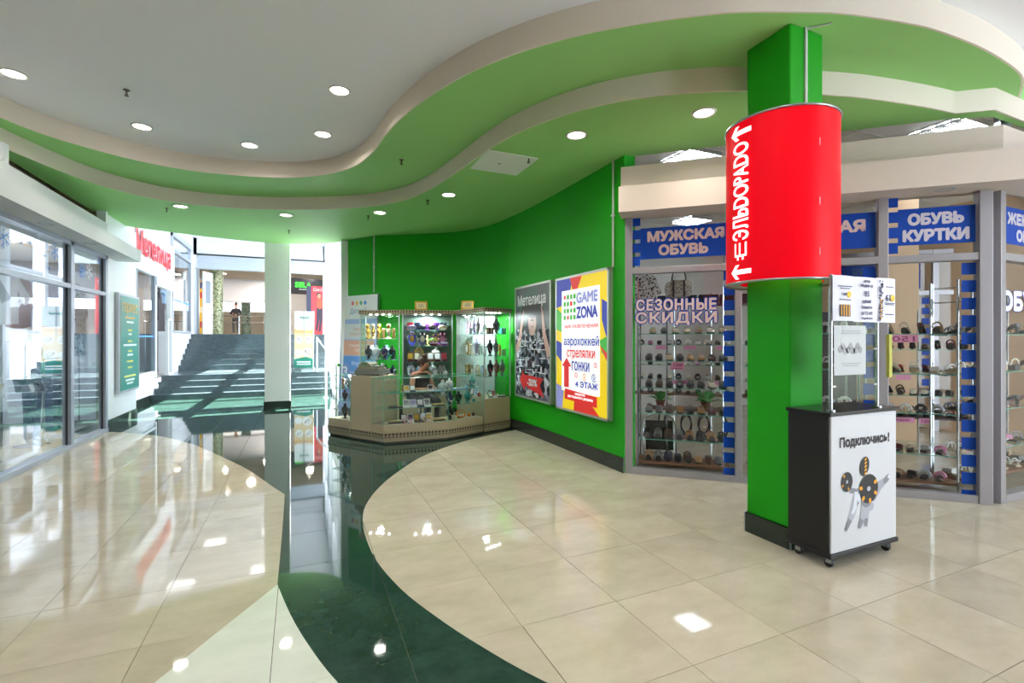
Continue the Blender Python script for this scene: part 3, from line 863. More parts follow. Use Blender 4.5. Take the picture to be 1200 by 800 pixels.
text('lettering', 'ОБУВЬ', grey_v, w8, OUT(.62, 2.51), w=.5, h=.1, bold=.009)
text('lettering_outline', 'ОБУВЬ', blue_d, w8, OUT(.56, 1.88), w=.95, h=.17, bold=.022)
text('lettering', 'ОБУВЬ', white_v, w8, OUT(.56, 1.88) @ Matrix.Translation((0, 0, .002)), w=.95, h=.17, bold=.014)
# bulkheads over the shop front
MFac = T(F0[0], F0[1], 0, FA)
lav = mat('cream_bulkhead_paint', '#cdbfb2', .6)
b1 = struct(MB(MFac).prism([(-.06, -.34), (4.7, -.34), (4.7, 1.0), (3.35, .1), (-.06, .06)], 2.885, 3.16).build('trim_5', lav))
b2 = struct(MB(MFac).prism([(-.06, -.1), (3.32, -.1), (3.32 + .739 * 4, -.1 + .674 * 4), (3.2 + .739 * 4, .2 + .674 * 4), (3.2, .2), (-.06, .2)], 3.16, 3.45).build('trim_6', lav))
for t_ in (3.1, ): struct(MB(MFac).box(t_ + .40, t_ + .48, .3, .4, 3.4, 3.72).build('trim_7', steel))
for t_, dd in ((2.86, -.18),):
    e = thing('recessed_spotlight', 'unlit round spotlight recessed under the lower bulkhead over shoe shop', 'light', L2W(t_, dd, 2.885))
    MB().lathe([(.05, .002), (.055, -.003), (.075, -.003), (.08, .002)], 20).build('trim_ring', steel, e)
    MB().lathe([(.0, .001), (.05, .001)], 16).build('reflector', chrome, e)
for k, y in enumerate((7.45, 8.75, 10.05)):
    e = thing('recessed_spotlight', 'unlit round spotlight under the grey bulkhead above clothing shop window', 'light', (-2.76, y, 2.88), 0, 'spotlights under the clothing shop bulkhead')
    MB().lathe([(.05, .002), (.055, -.003), (.08, -.003), (.085, .002)], 20).build('trim_ring', steel, e)
    MB().lathe([(.0, .001), (.05, .001)], 16).build('reflector', chrome, e)
# shop shell
ZC = 3.72
shop_white = mat('shop_wall_white', '#dcd8d2', .6); peach = mat('shop_wall_peach', '#d9b692', .6)
tile_ceil = mat('mineral_ceiling_tile', '#efede8', .8, noise=.03, nscale=40)
cs_ = struct(MB().prism([(3.40, 4.62), (5.66, 2.56), (5.98, 2.36), (9.9, 2.36), (9.9, 8.2), (3.5, 8.2)], ZC, ZC + .06).build('ceiling_shoe_shop', tile_ceil))
mb = MB()
for k in range(11): mb.box(3.6 + .6 * k - .012, 3.6 + .6 * k + .012, max(2.4, 4.6 - .6 * k * .91) , 8.1, ZC - .008, ZC)
for k in range(10): mb.box(max(3.5, 3.5 + (4.5 - (2.6 + .6 * k)) * 1.1), 9.8, 2.6 + .6 * k - .012, 2.6 + .6 * k + .012, ZC - .0075, ZC)
mb.build('grid_bar', mat('ceiling_grid', '#efeeea', .5), cs_)
struct(MB().box(3.5, 9.9, 8.0, 8.1, 0, ZC).build('wall_shop_back', shop_white))
struct(MB().box(9.8, 9.9, 2.3, 8.1, 0, ZC).build('wall_shop_right', peach))
struct(MB().box(3.515, 3.54, 4.62, 8.0, 0, ZC).build('wall_shop_left', shop_white))
# ================================================================== CEILING FIXTURES
lamp_face = mat('lit_lamp_face', '#fff3dc', .5, emit=14, emitcol='#fff0d8')
lamp_rim = mat('lamp_rim', '#dfe0dc', .4)
rim_mb = MB().lathe([(.085, .006), (.088, -.006), (.104, -.006), (.11, .004)], 24).build('rim', lamp_rim, smooth='full'); COL.objects.unlink(rim_mb)
face_mb = MB().lathe([(.0, .001), (.087, .001)], 24).build('lamp_face', lamp_face); COL.objects.unlink(face_mb)
def downlight(x, y, z, label, group, power=9):
    e = thing('ceiling_downlight', label, 'light', (x, y, z), 0, group)
    for src in (rim_mb, face_mb):
        o = bpy.data.objects.new(src.name.split('.')[0], src.data); COL.objects.link(o); o.parent = e; o.location = (0, 0, -.004)
    nm = 'bulb' if x * sn + y * cs > 3.3 else 'bulb_offscreen'     # unseen lamps added where the ceiling runs on over the photographer
    l = bpy.data.lights.new(nm, 'AREA'); l.shape = 'DISK'; l.size = .16; l.energy = power; l.color = (1, .96, .9); l.spread = R(150)
    lo = bpy.data.objects.new(nm, l); COL.objects.link(lo); lo.parent = e; lo.location = (0, 0, -.015)
for x, y in ((2.58, 4.25), (3.40, 3.36), (1.96, 6.75), (1.2, 8.16), (-.22, 8.95), (-1.72, 9.02)):
    lab = 'lit round downlight in the lower green ceiling ring'
    downlight(x, y, 3.6, lab, 'downlights in the lower green ceiling ring')
for x, y in ((-2.48, 6.06), (.36, 5.15), (.25, 6.33), (-.6, 7.07), (-1.71, 6.96), (1.0, 2.5), (2.3, 1.6), (-1.3, 3.2), (-1.2, 1.4), (.6, 1.2), (4.4, .9), (2.2, -.4), (-.8, -.3)):
    downlight(x, y, 4.02, 'lit round downlight in the white upper ceiling', 'downlights in the white upper ceiling')
brass = mat('dull_brass', '#5e5546', .4, .8)
spr = MB().cyl((0, 0, 0), (0, 0, -.045), .008, n=8).lathe([(.03, -.004), (.03, 0)], 12).lathe([(.018, -.062), (.02, -.058)], 10).box(-.012, -.008, -.003, .003, -.06, -.04).box(.008, .012, -.003, .003, -.06, -.04)
sp0 = spr.build('fire_sprinkler', brass); first = True
for x, y, z in ((-1.6, 6.0, 4.02), (1.18, 6.2, 3.8), (-1.95, 9.25, 3.6), (1.05, 8.45, 3.6), (1.75, 7.15, 3.6), (2.4, 5.0, 3.6), (-.2, 10.2, 3.6)):
    o = sp0 if first else sp0.copy()
    if not first: COL.objects.link(o)
    first = False
    o.location = (x, y, z)
    tier_n = {4.02: 'white upper ceiling', 3.8: 'middle green ceiling ring', 3.6: 'lower green ceiling ring'}[z]
    tag(o, 'small brass fire sprinkler hanging from the ' + tier_n, 'sprinkler', 'fire sprinklers in the ' + tier_n)
hp = thing('access_hatch', 'white square access hatch let into the green ceiling', 'hatch', (2.2, 5.28, 3.6))
MB().box(-.31, .31, -.31, .31, -.012, .01).build('panel', mat('hatch_white', '#e6ece2', .5), hp, bevel=.004)
MB().cyl((-.05, 0, -.012), (-.05, 0, -.016), .012, n=10).build('latch', dark_joint, hp)
# louvred fluorescent panels in the shoe shop
flu = mat('fluorescent_tube', '#ffffff', .5, emit=24, emitcol='#eef6ff')
lou_m = mat('mirror_louvre', '#e6e8ea', .15, .9)
def louvre(x, y, z, label, group, power=28, sz=.5):
    e = thing('fluorescent_panel', label, 'light', (x, y, z), 0, group)
    h = sz / 2
    MB().box(-h, h, -h, h, 0, .01).build('tray', white_plastic, e)
    for k in range(4): MB().cyl((-h + .02, -h + sz * (k + .5) / 4, -.012), (h - .02, -h + sz * (k + .5) / 4, -.012), .012, n=8).build('tube', flu, e)
    mb = MB()
    for k in range(5): mb.box(-h, h, -h + sz * k / 4 - .006, -h + sz * k / 4 + .006, -.045, 0)
    for k in range(9): mb.box(-h + sz * k / 8 - .003, -h + sz * k / 8 + .003, -h, h, -.04, -.02)
    mb.build('louvre', lou_m, e)
for k, (x, y) in enumerate(((6.2, 2.78), (4.3, 4.45), (5.2, 5.4), (4.6, 6.8), (6.8, 4.8), (6.6, 6.8), (8.4, 4.0), (8.6, 6.4))):
    louvre(x, y, ZC - .01, 'square louvred fluorescent panel in the shoe shop ceiling', 'fluorescent panels in the shoe shop', 18)
rv = thing('round_vent', 'small round white air vent in the shoe shop ceiling', 'vent', (4.75, 4.0, ZC))
MB().lathe([(.06, -.02), (.07, -.03), (.1, -.02), (.12, 0)], 20).build('collar', white_plastic, rv, smooth='full')
MB().lathe([(.0, -.012), (.055, -.012)], 16).build('core', dark_joint, rv)
# stair hall light panels
pan = mat('lit_panel', '#ffffff', .5, emit=3.0, emitcol='#ffffff')
for x, y in ((-2.9, 15.2), (-2.5, 18.0), (-1.0, 15.4), (-.9, 18.3), (-.9, 13.0), (-2.9, 12.9)):
    e = thing('ceiling_light_panel', 'flat square lit panel in the stair hall ceiling', 'light', (x, y, 5.0), 0, 'light panels over the stairs')
    MB().box(-.32, .32, -.32, .32, -.012, 0).build('frame', white_plastic, e)
    MB().box(-.29, .29, -.29, .29, -.016, -.012).build('diffuser', pan, e)
for x, y in ((-2.6, 21.5), (-.8, 21.2), (-1.9, 23), (-1.5, 26.5), (.4, 24), (-3.2, 25.5)):
    e = thing('gallery_downlight', 'small lit downlight in the gallery ceiling beyond the shutter', 'light', (x, y, 4.5), 0, 'gallery downlights')
    MB().lathe([(.0, -.004), (.09, -.004), (.1, 0)], 16).build('lamp_face', lamp_face, e)
    l = bpy.data.lights.new('bulb', 'AREA'); l.shape = 'DISK'; l.size = .3; l.energy = 60; l.color = (1, .9, .78)
    lo = bpy.data.objects.new('bulb', l); COL.objects.link(lo); lo.parent = e; lo.location = (0, 0, -.02)

# ================================================================== POSTERS ON THE GREEN WALL
def lightbox(name, label, y0, y1, z0, z1, face):
    # local x runs along -y so that it reads left to right from the hall
    t = thing(name, label, 'poster', (3.36, (y0 + y1) / 2, z0), 0)
    w = y1 - y0; h = z1 - z0
    MB().box(-.06, 0, -w / 2, w / 2, 0, h).build('case', mat('case_silver', '#b6bcb4', .35, .5), t, bevel=.004)
    f = MB()
    for a in ((-.068, -.05, -w / 2, w / 2, 0, .03), (-.068, -.05, -w / 2, w / 2, h - .03, h), (-.068, -.05, -w / 2, -w / 2 + .03, 0, h), (-.068, -.05, w / 2 - .03, w / 2, 0, h)): f.box(*a)
    f.build('frame', mat('frame_silver', '#cdd2cc', .3, .6), t)
    sheet_ = MB().box(-.064, -.06, -w / 2 + .03, w / 2 - .03, .03, h - .03).build('poster_sheet', face, t)
    M = frame((-.0645, 0, 0), (0, -1, 0), (0, 0, 1))   # ez -> (-1,0,0)
    return t, sheet_, M, w, h
def prints(par, M, polys, m, lay, name='printed_shape'):
    for k, pl in enumerate(polys): flat_print(name, [pl], m, par, lambda p: M @ Vector((p.x, p.y, .0004 + lay * .0005 + k * .00001)))
def em(name, c, e=.35): return mat(name, c, .35, emit=e)
E_ = .38
def collage(name):
    m = bpy.data.materials.new(name); m.use_nodes = True; nt = m.node_tree; b = nt.nodes['Principled BSDF']
    tc = nt.nodes.new('ShaderNodeTexCoord'); v = nt.nodes.new('ShaderNodeTexVoronoi'); v.inputs['Scale'].default_value = 14
    cr = nt.nodes.new('ShaderNodeValToRGB'); cr.color_ramp.interpolation = 'CONSTANT'
    els = [(0, '#2a2a33'), (.25, '#6c6f80'), (.42, '#b9b6c6'), (.55, '#4a3b4a'), (.68, '#8f96a8'), (.8, '#dfe2ea'), (.92, '#3c4656')]
    cr.color_ramp.elements[0].color = hexc(els[0][1]); cr.color_ramp.elements[1].position = els[1][0]; cr.color_ramp.elements[1].color = hexc(els[1][1])
    for p_, c_ in els[2:]:
        e = cr.color_ramp.elements.new(p_); e.color = hexc(c_)
    sp = nt.nodes.new('ShaderNodeSeparateColor')
    nt.links.new(tc.outputs['Object'], v.inputs['Vector']); nt.links.new(v.outputs['Color'], sp.inputs[0]); nt.links.new(sp.outputs[0], cr.inputs[0])
    nt.links.new(cr.outputs[0], b.inputs['Base Color'])
    b.inputs['Roughness'].default_value = .2
    MATS[name] = m
    return m
t, sh_, M, w, h = lightbox('fashion_poster', 'dark collage poster in silver frame with white title and red arrow', 6.13, 7.39, .57, 2.37, em('poster_dark', '#5a6068', 0))
prints(sh_, M, [[(-.58, .05), (.58, .05), (.58, 1.1), (-.58, 1.1)]], collage('collage_print'), 0, 'printed_collage')
prints(sh_, M, [[(-.55, 1.1), (.5, 1.1), (.35, 1.5), (.2, 1.62), (-.15, 1.62), (-.35, 1.45)]], em('poster_hair', '#26232a', 0), 1)
prints(sh_, M, [[(-.58, 1.45), (-.1, 1.74), (.2, 1.74), (.25, 1.3), (-.2, 1.35)]], em('poster_teal', '#4c6a66', 0), 0)
prints(sh_, M, [blob((.02, 1.2), .14, .2)], em('poster_skin', '#d8ada2', 0), 2, 'printed_face')
prints(sh_, M, [blob((.03, 1.24), .05, .02), blob((-.03, 1.24), .03, .012)], em('poster_eyes', '#5a3836', 0), 3)
prints(sh_, M, [blob((.03, 1.14), .035, .015)], em('poster_lips', '#b0505e', 0), 3)
prints(sh_, M, [limb([(-.56, .75), (-.42, 1.0), (-.32, 1.32)], .07, .03), limb([(.58, .7), (.42, 1.02), (.36, 1.36)], .07, .03)], MATS['poster_skin'], 2, 'printed_arm')
prints(sh_, M, [limb([(-.32, 1.3), (-.29, 1.42)], .02, .01), limb([(.36, 1.34), (.33, 1.46)], .02, .01)], MATS['poster_skin'], 2, 'printed_finger')
prints(sh_, M, [blob((.02, 1.37), .19, .1), limb([(-.16, 1.36), (-.17, 1.15), (-.12, .95)], .05, .02), limb([(.2, 1.36), (.2, 1.15), (.15, .95)], .05, .02)], MATS['poster_hair'], 4, 'printed_hair')
random.seed(5)
prints(sh_, M, [[(x, z), (x + a, z + .004), (x + a, z + .016), (x, z + .012)] for x, z, a in ((random.uniform(-.55, .3), random.uniform(.3, .95), random.uniform(.08, .25)) for _ in range(26))], em('poster_white', '#e8ecf4', 0), 2, 'printed_line')
prints(sh_, M, [[(-.44, .28), (-.3, .46), (-.3, .38), (.4, .36), (.28, .25), (.42, .08), (-.26, .2), (-.26, .12)]], em('poster_red', '#e02a30', 0), 3, 'printed_arrow')
text('lettering', '-20%', MATS['poster_white'], sh_, M @ Matrix.Translation((.02, .27, .003)), w=.34, h=.1, bold=.006)
text('lettering', 'Метелица', MATS['poster_white'], sh_, M @ Matrix.Translation((-.02, 1.55, .003)), w=.98, h=.2, bold=.006)

t, sh_, M, w, h = lightbox('amusement_poster', 'bright yellow and blue poster with white panel advertising the game zone', 4.71, 5.99, .55, 2.36, em('ad_yellow', '#f2d21c', E_))
c_blue = em('ad_blue', '#3340a8', E_); c_red = em('ad_red', '#d8322e', E_); c_grn = em('ad_green', '#3fae3c', E_); c_wht = em('ad_white', '#eef0f4', .55); c_lil = em('ad_lilac', '#8c90cc', E_)
W2, H2 = w / 2 - .03, h
prints(sh_, M, [[(-W2, 1.78), (-W2, 1.4), (-.28, 1.45), (-.2, 1.72), (-.24, 1.78)], [(.5, 1.45), (W2, 1.4), (W2, .95), (.5, 1.2)], [(-W2, .95), (-.42, .9), (-.42, .62), (-W2, .75)]], c_blue, 0)
prints(sh_, M, [[(-.25, 1.78), (.05, 1.78), (-.12, 1.5)], [(-.15, .03), (-.1, .35), (.2, .2), (.45, .03)], [(.45, .9), (W2, .8), (W2, .7)]], c_red, 1)
prints(sh_, M, [[(-W2, 1.4), (-.42, 1.3), (-.42, 1.05), (-W2, 1.1)], [(.45, .95), (W2, 1.0), (W2, .78), (.5, .8)]], c_grn, 1)
prints(sh_, M, [[(-W2, .03), (-W2, .35), (-.4, .3), (-.45, .03)]], c_lil, 1)
prints(sh_, M, [[(-.46, .27), (.46, .27), (.46, 1.62), (-.46, 1.62)]], c_wht, 2, 'printed_panel')
for i in range(4):
    for j in range(4):
        x = -.38 + i * .085; z = 1.53 - j * .092
        prints(sh_, M, [[(x - .03, z - .03), (x + .03, z - .03), (x + .03, z + .03), (x - .03, z + .03)]] if (i + j) % 4 else [blob((x, z), .03, .03, 0, 12)], c_grn if (i * 2 + j) % 5 else c_red, 3, 'printed_dot')
LT = lambda x, z: M @ Matrix.Translation((x, z, .0025))
for s_, x, z, ww, hh, c_, b_ in (('GAME', .17, 1.5, .48, .13, c_lil, .008), ('ZONA', .17, 1.31, .48, .14, c_blue, .009), ('МИР РАЗВЛЕЧЕНИЙ', .02, 1.14, .8, .06, c_red, .0015),
        ('аэрохоккей', .02, .93, .84, .15, c_blue, .003), ('стрелялки', .02, .76, .68, .13, c_red, .003), ('гонки', .02, .615, .42, .12, c_blue, .003), ('4 ЭТАЖ', .16, .385, .52, .075, c_blue, .004)):
    text('lettering', s_, c_, sh_, LT(x, z), w=ww, h=hh, bold=b_)
prints(sh_, M, [[(-.4, .32), (-.4, .6), (-.46, .6), (-.33, .72), (-.2, .6), (-.27, .6), (-.27, .32)]], c_red, 3, 'printed_arrow')
prints(sh_, M, [[(-.38, .12 + .18), (.4, .14 + .12), (.4, .12 + .01), (-.38, .16)]], c_red, 4, 'printed_banner')
text('lettering', 'напротив\nресторанного дворика', c_wht, sh_, LT(.01, .225) @ Matrix.Translation((0, 0, .001)), w=.6, h=.08, bold=.002)
def spiral(c, r, turns, wd):
    pts = [(c[0] + r * (k / 40) * math.cos(turns * 2 * PI * k / 40), c[1] + r * (k / 40) * math.sin(turns * 2 * PI * k / 40)) for k in range(3, 41)]
    return limb(pts, wd, wd)
prints(sh_, M, [spiral((-.08, .49), .045, 1.6, .006), spiral((.37, .64), .04, 1.5, .006)], c_red, 3, 'printed_spiral')
prints(sh_, M, [spiral((.12, .492), .05, 1.8, .006)], em('ad_orange', '#f09a28', E_), 3, 'printed_spiral')
prints(sh_, M, [spiral((.33, .495), .055, 1.9, .006)], c_blue, 3, 'printed_spiral')
# ================================================================== JEWELLERY KIOSK
KA, J1, J2, KB, KC, KD, KE = (.41, 8.2), (.70, 7.72), (.965, 7.33), (1.10, 7.11), (2.04, 7.06), (2.72, 7.32), (3.25, 7.50)
wood = mat('kiosk_beige_laminate', '#b0a488', .45, noise=.05, nscale=12)
orn = mat('antique_ornament', '#a89c80', .4, .3); orn_d = mat('antique_ornament_dark', '#2a261e', .5)
def v2(a): return Vector((a[0], a[1]))
def inset_path(path, d):
    """offset an open path to its left with mitred corners"""
    out = []
    n_ = len(path)
    for i in range(n_):
        ns = []
        if i > 0:
            t = (v2(path[i]) - v2(path[i - 1])).normalized(); ns.append(Vector((-t.y, t.x)))
        if i < n_ - 1:
            t = (v2(path[i + 1]) - v2(path[i])).normalized(); ns.append(Vector((-t.y, t.x)))
        m_ = sum(ns, Vector((0, 0))); m_.normalize(); k = d / max(.3, m_.dot(ns[0]))
        out.append(tuple(v2(path[i]) + m_ * k))
    return out
inset = inset_path
def loc_path(path, o): return [(p[0] - o[0], p[1] - o[1]) for p in path]
def ornament(path, z0, z1, par):
    MB().prism(inset(path, -.014) + inset(path, .004)[::-1], z0, z1).build('trim_band', orn, par)
    mb = MB()
    for a, b in zip(path[:-1], path[1:]):
        L_ = (v2(b) - v2(a)).length; t = (v2(b) - v2(a)) / L_; nn = Vector((t.y, -t.x))
        k_ = max(1, int(L_ / .05))
        for i in range(k_):
            c = v2(a) + t * (L_ * (i + .5) / k_) + nn * .015
            zc = (z0 + z1) / 2 + .012
            h = (z1 - z0) * .26
            p0 = c - t * .019; p1 = c + t * .019; pf = c + nn * .006
            mb.add([(p0.x, p0.y, zc), (c.x, c.y, zc - h), (p1.x, p1.y, zc), (c.x, c.y, zc + h), (pf.x, pf.y, zc)], [(0, 1, 4), (1, 2, 4), (2, 3, 4), (3, 0, 4)])
            q0 = c - t * .01; q1 = c + t * .01; zz = z0 + .012
            mb.add([(q0.x, q0.y, zz - .008), (q1.x, q1.y, zz - .008), (q1.x, q1.y, zz + .008), (q0.x, q0.y, zz + .008), (c.x + nn.x * .008, c.y + nn.y * .008, zz)], [(0, 1, 4), (1, 2, 4), (2, 3, 4), (3, 0, 4)])
    o = mb.build('trim_ornament', orn_d, par); o['kind'] = 'stuff'
def panes(path, z0, z1, par, m=None):
    for a, b in zip(path[:-1], path[1:]):
        t = (v2(b) - v2(a)).normalized(); nn = Vector((-t.y, t.x)) * .005
        MB().prism([a, b, (b[0] + nn.x, b[1] + nn.y), (a[0] + nn.x, a[1] + nn.y)], z0, z1).build('pane', m or glass_case, par)
    for i, a in enumerate(path):
        MB().cyl((a[0], a[1], z0), (a[0], a[1], z1), .004, n=6).build('glass_edge', glass_edge, par)
def shelf_g(poly, z, par, name='glass_shelf'):
    o = MB().prism(poly, z - .005, z, 0).build(name, glass_case, par)
    e = MB().tube([(p[0], p[1], z - .0025) for p in poly], .0035, 5, True).build('shelf_edge', glass_edge, o)
    return o
def counter(name, label, path, depth, shelves, base=.27, top=.945, solid=False, prev=None, nxt=None):
    o = path[0]
    def inset(P, d):      # mitre against the neighbouring units as well
        q = ([(prev[0] - o[0], prev[1] - o[1])] if prev else []) + list(P) + ([(nxt[0] - o[0], nxt[1] - o[1])] if nxt else [])
        r = inset_path(q, d)
        return r[(1 if prev else 0):len(r) - (1 if nxt else 0)]
    t = thing(name, label, 'counter', (o[0], o[1], 0))
    P_ = loc_path(path, o); I_ = inset(P_, depth)
    MB().prism(inset(P_, .03) + inset(P_, depth - .02)[::-1], 0, .03).build('plinth', mat('kiosk_plinth', '#5e574a', .5), t)
    MB().prism(P_ + I_[::-1], .03, base if not solid else top).build('base', wood, t)
    ornament(P_, .085, .165, t)
    if not solid:
        panes(P_ + ([] if len(P_) > 2 else []), base, top, t)
        MB().prism(inset(P_, depth - .015) + I_[::-1], base, top).build('back_door', glass_case, t)
        for z in shelves: shelf_g(inset(P_, .06) + inset(P_, depth - .03)[::-1], z, t)
        MB().prism(P_ + I_[::-1], top, top + .008).build('top_glass', glass_case, t)
        MB().tube([(p[0], p[1], top + .004) for p in P_ + I_[::-1]], .005, 6, True).build('top_edge', glass_edge, t)
    else:
        MB().prism(inset(P_, -.01) + inset(P_, depth + .01)[::-1], top, top + .02).build('top_board', wood, t)
    return t
def toward(a, b, d): v = v2(b) - v2(a); return tuple(v2(a) + v.normalized() * d)
J1a, J1b, J2a, J2b, KDa = toward(J1, KA, .007), toward(J1, J2, .007), toward(J2, J1, .007), toward(J2, KB, .007), toward(KD, KC, .026)
k_left = counter('display_counter', 'short glass jewellery counter at the stair end of the kiosk', [KA, J1a], .5, (.55, .74), nxt=J2)
k_cash = counter('cash_desk', 'solid beige cash desk between the glass jewellery counters', [J1b, J2a], .5, (), solid=True, prev=KA, nxt=KB)
k_front = counter('display_counter', 'long angled glass jewellery counter forming the kiosk front', [J2b, KB, KC, KDa], .45, (.5, .73), prev=J1)
alu_w = mat('case_aluminium', '#b4bcc0', .3, .7)
spot_e = mat('case_spot', '#ffffff', .4, emit=45)
def tall(name, label, poly, front_n, shelves, base, top=1.96, power=24, back=None):
    o = poly[0]
    t = thing(name, label, 'display case', (o[0], o[1], 0))
    P_ = loc_path(poly, o)
    MB().prism(P_, .02, base).build('base', wood, t)
    if front_n: ornament(P_[:front_n], .085, .165, t)
    panes(P_ + [P_[0]], base, top, t)
    for p in P_: MB().box(p[0] - .009, p[0] + .009, p[1] - .009, p[1] + .009, base, top).build('corner_post', alu_w, t)
    cen = sum((v2(p) for p in P_), Vector((0, 0))) / len(P_)
    shr = [tuple(cen + (v2(p) - cen) * .93) for p in P_]
    for z in shelves: shelf_g(shr, z, t)
    def grow(d): return inset_path([P_[-1]] + P_ + [P_[0]], -d)[1:-1]
    big_ = grow(.012)
    MB().prism(grow(.01), top, top + .069).build('canopy', wood, t)
    ornament(big_ + [big_[0]], top, top + .07, t)
    if back:
        a, b = v2(P_[2]), v2(P_[3]); nn = (b - a).normalized(); nn = Vector((-nn.y, nn.x)) * .012
        MB().prism([tuple(a + nn), tuple(b + nn), tuple(b + nn * 1.6), tuple(a + nn * 1.6)], base, top).build('back_panel', mat('case_back_' + back[1:], back, .3), t)
    # small lit spots under the canopy
    a, b = v2(P_[0]), v2(P_[1])
    for k in range(4):
        q = a.lerp(b, (k + .5) / 4); q = q.lerp(cen, .35)
        MB().lathe([(.0, -.012), (.014, -.012), (.02, 0)], 10, (q.x, q.y, top)).build('spot', spot_e, t)
    l = bpy.data.lights.new('case_light', 'AREA'); l.size = .08; l.energy = power; l.color = (.94, .98, 1)
    lo = bpy.data.objects.new('case_light', l); COL.objects.link(lo); lo.parent = t; lo.location = (cen.x, cen.y, top - .03)
    return t
R_POLY = [KD, KE, (3.16, 7.98), (2.57, 8.33)]
M_POLY = [(1.652, 8.555), (2.50, 8.385), (2.57, 8.765), (1.722, 8.935)]
L_POLY = [(.98, 9.0), (1.595, 8.605), (1.665, 8.965), (1.12, 9.36)]
tc_r = tall('display_case', 'tall glass jewellery case at the end beside the framed wall posters', R_POLY, 2, (.9, 1.24, 1.6), .54, back='#b4c4c0')
tc_m = tall('display_case', 'tall glass jewellery case in the middle behind the seated seller', M_POLY, 0, (.82, 1.11, 1.39, 1.68), .5, back='#5f7a6c')
tc_l = tall('display_case', 'tall glass jewellery case beside the leaning children shop banner', L_POLY, 0, (.82, 1.15, 1.52), .5)
MB().lathe([(.0, -.03), (.016, -.03), (.022, 0)], 10, (.72 - KA[0], 8.1 - KA[1], .94)).build('spot', spot_e, k_left)
for t_, (x, y, z) in ((k_left, (.72, 8.1, .9)),):
    l = bpy.data.lights.new('case_light', 'AREA'); l.shape = 'DISK'; l.size = .05; l.energy = 9; l.color = (.95, .98, 1)
    lo = bpy.data.objects.new('case_light', l); COL.objects.link(lo); lo.parent = t_; lo.location = (x - t_.location.x, y - t_.location.y, z)

# ---- goods in the kiosk: one prototype mesh per kind and colour, copied
COLS = {'black': '#15141a', 'navy': '#1c2146', 'blue': '#2d3fae', 'purple': '#5a2472', 'maroon': '#4e1428', 'red': '#a81e34', 'gold': '#c9a548', 'ivory': '#d9cfb8', 'white': '#e6e6ea', 'pink': '#d68fb0', 'green': '#6ea05a',
        'teal': '#3f9a98', 'silver': '#b4b8c0', 'lilac': '#a9a2c8', 'orange': '#d8742c', 'brown': '#6a4430', 'grey': '#6c7078', 'sky': '#86b8e0', 'peach': '#e2a884'}
def cm(c):
    return mat('goods_' + c, COLS[c], .28 if c not in ('gold', 'silver') else .25, .7 if c in ('gold', 'silver') else 0)
KH = {}
LEVELS = {'behind seller': (.5, .82, 1.11, 1.39, 1.68, 1.96), 'by the banner': (.5, .82, 1.15, 1.52, 1.96), 'wall posters': (.54, .9, 1.24, 1.6, 1.96), 'corner case': (.54, .9, 1.24, 1.6, 1.96), 'front counter': (.27, .5, .73, .945), 'short counter': (.27, .55, .74, .945)}
PROT = {}
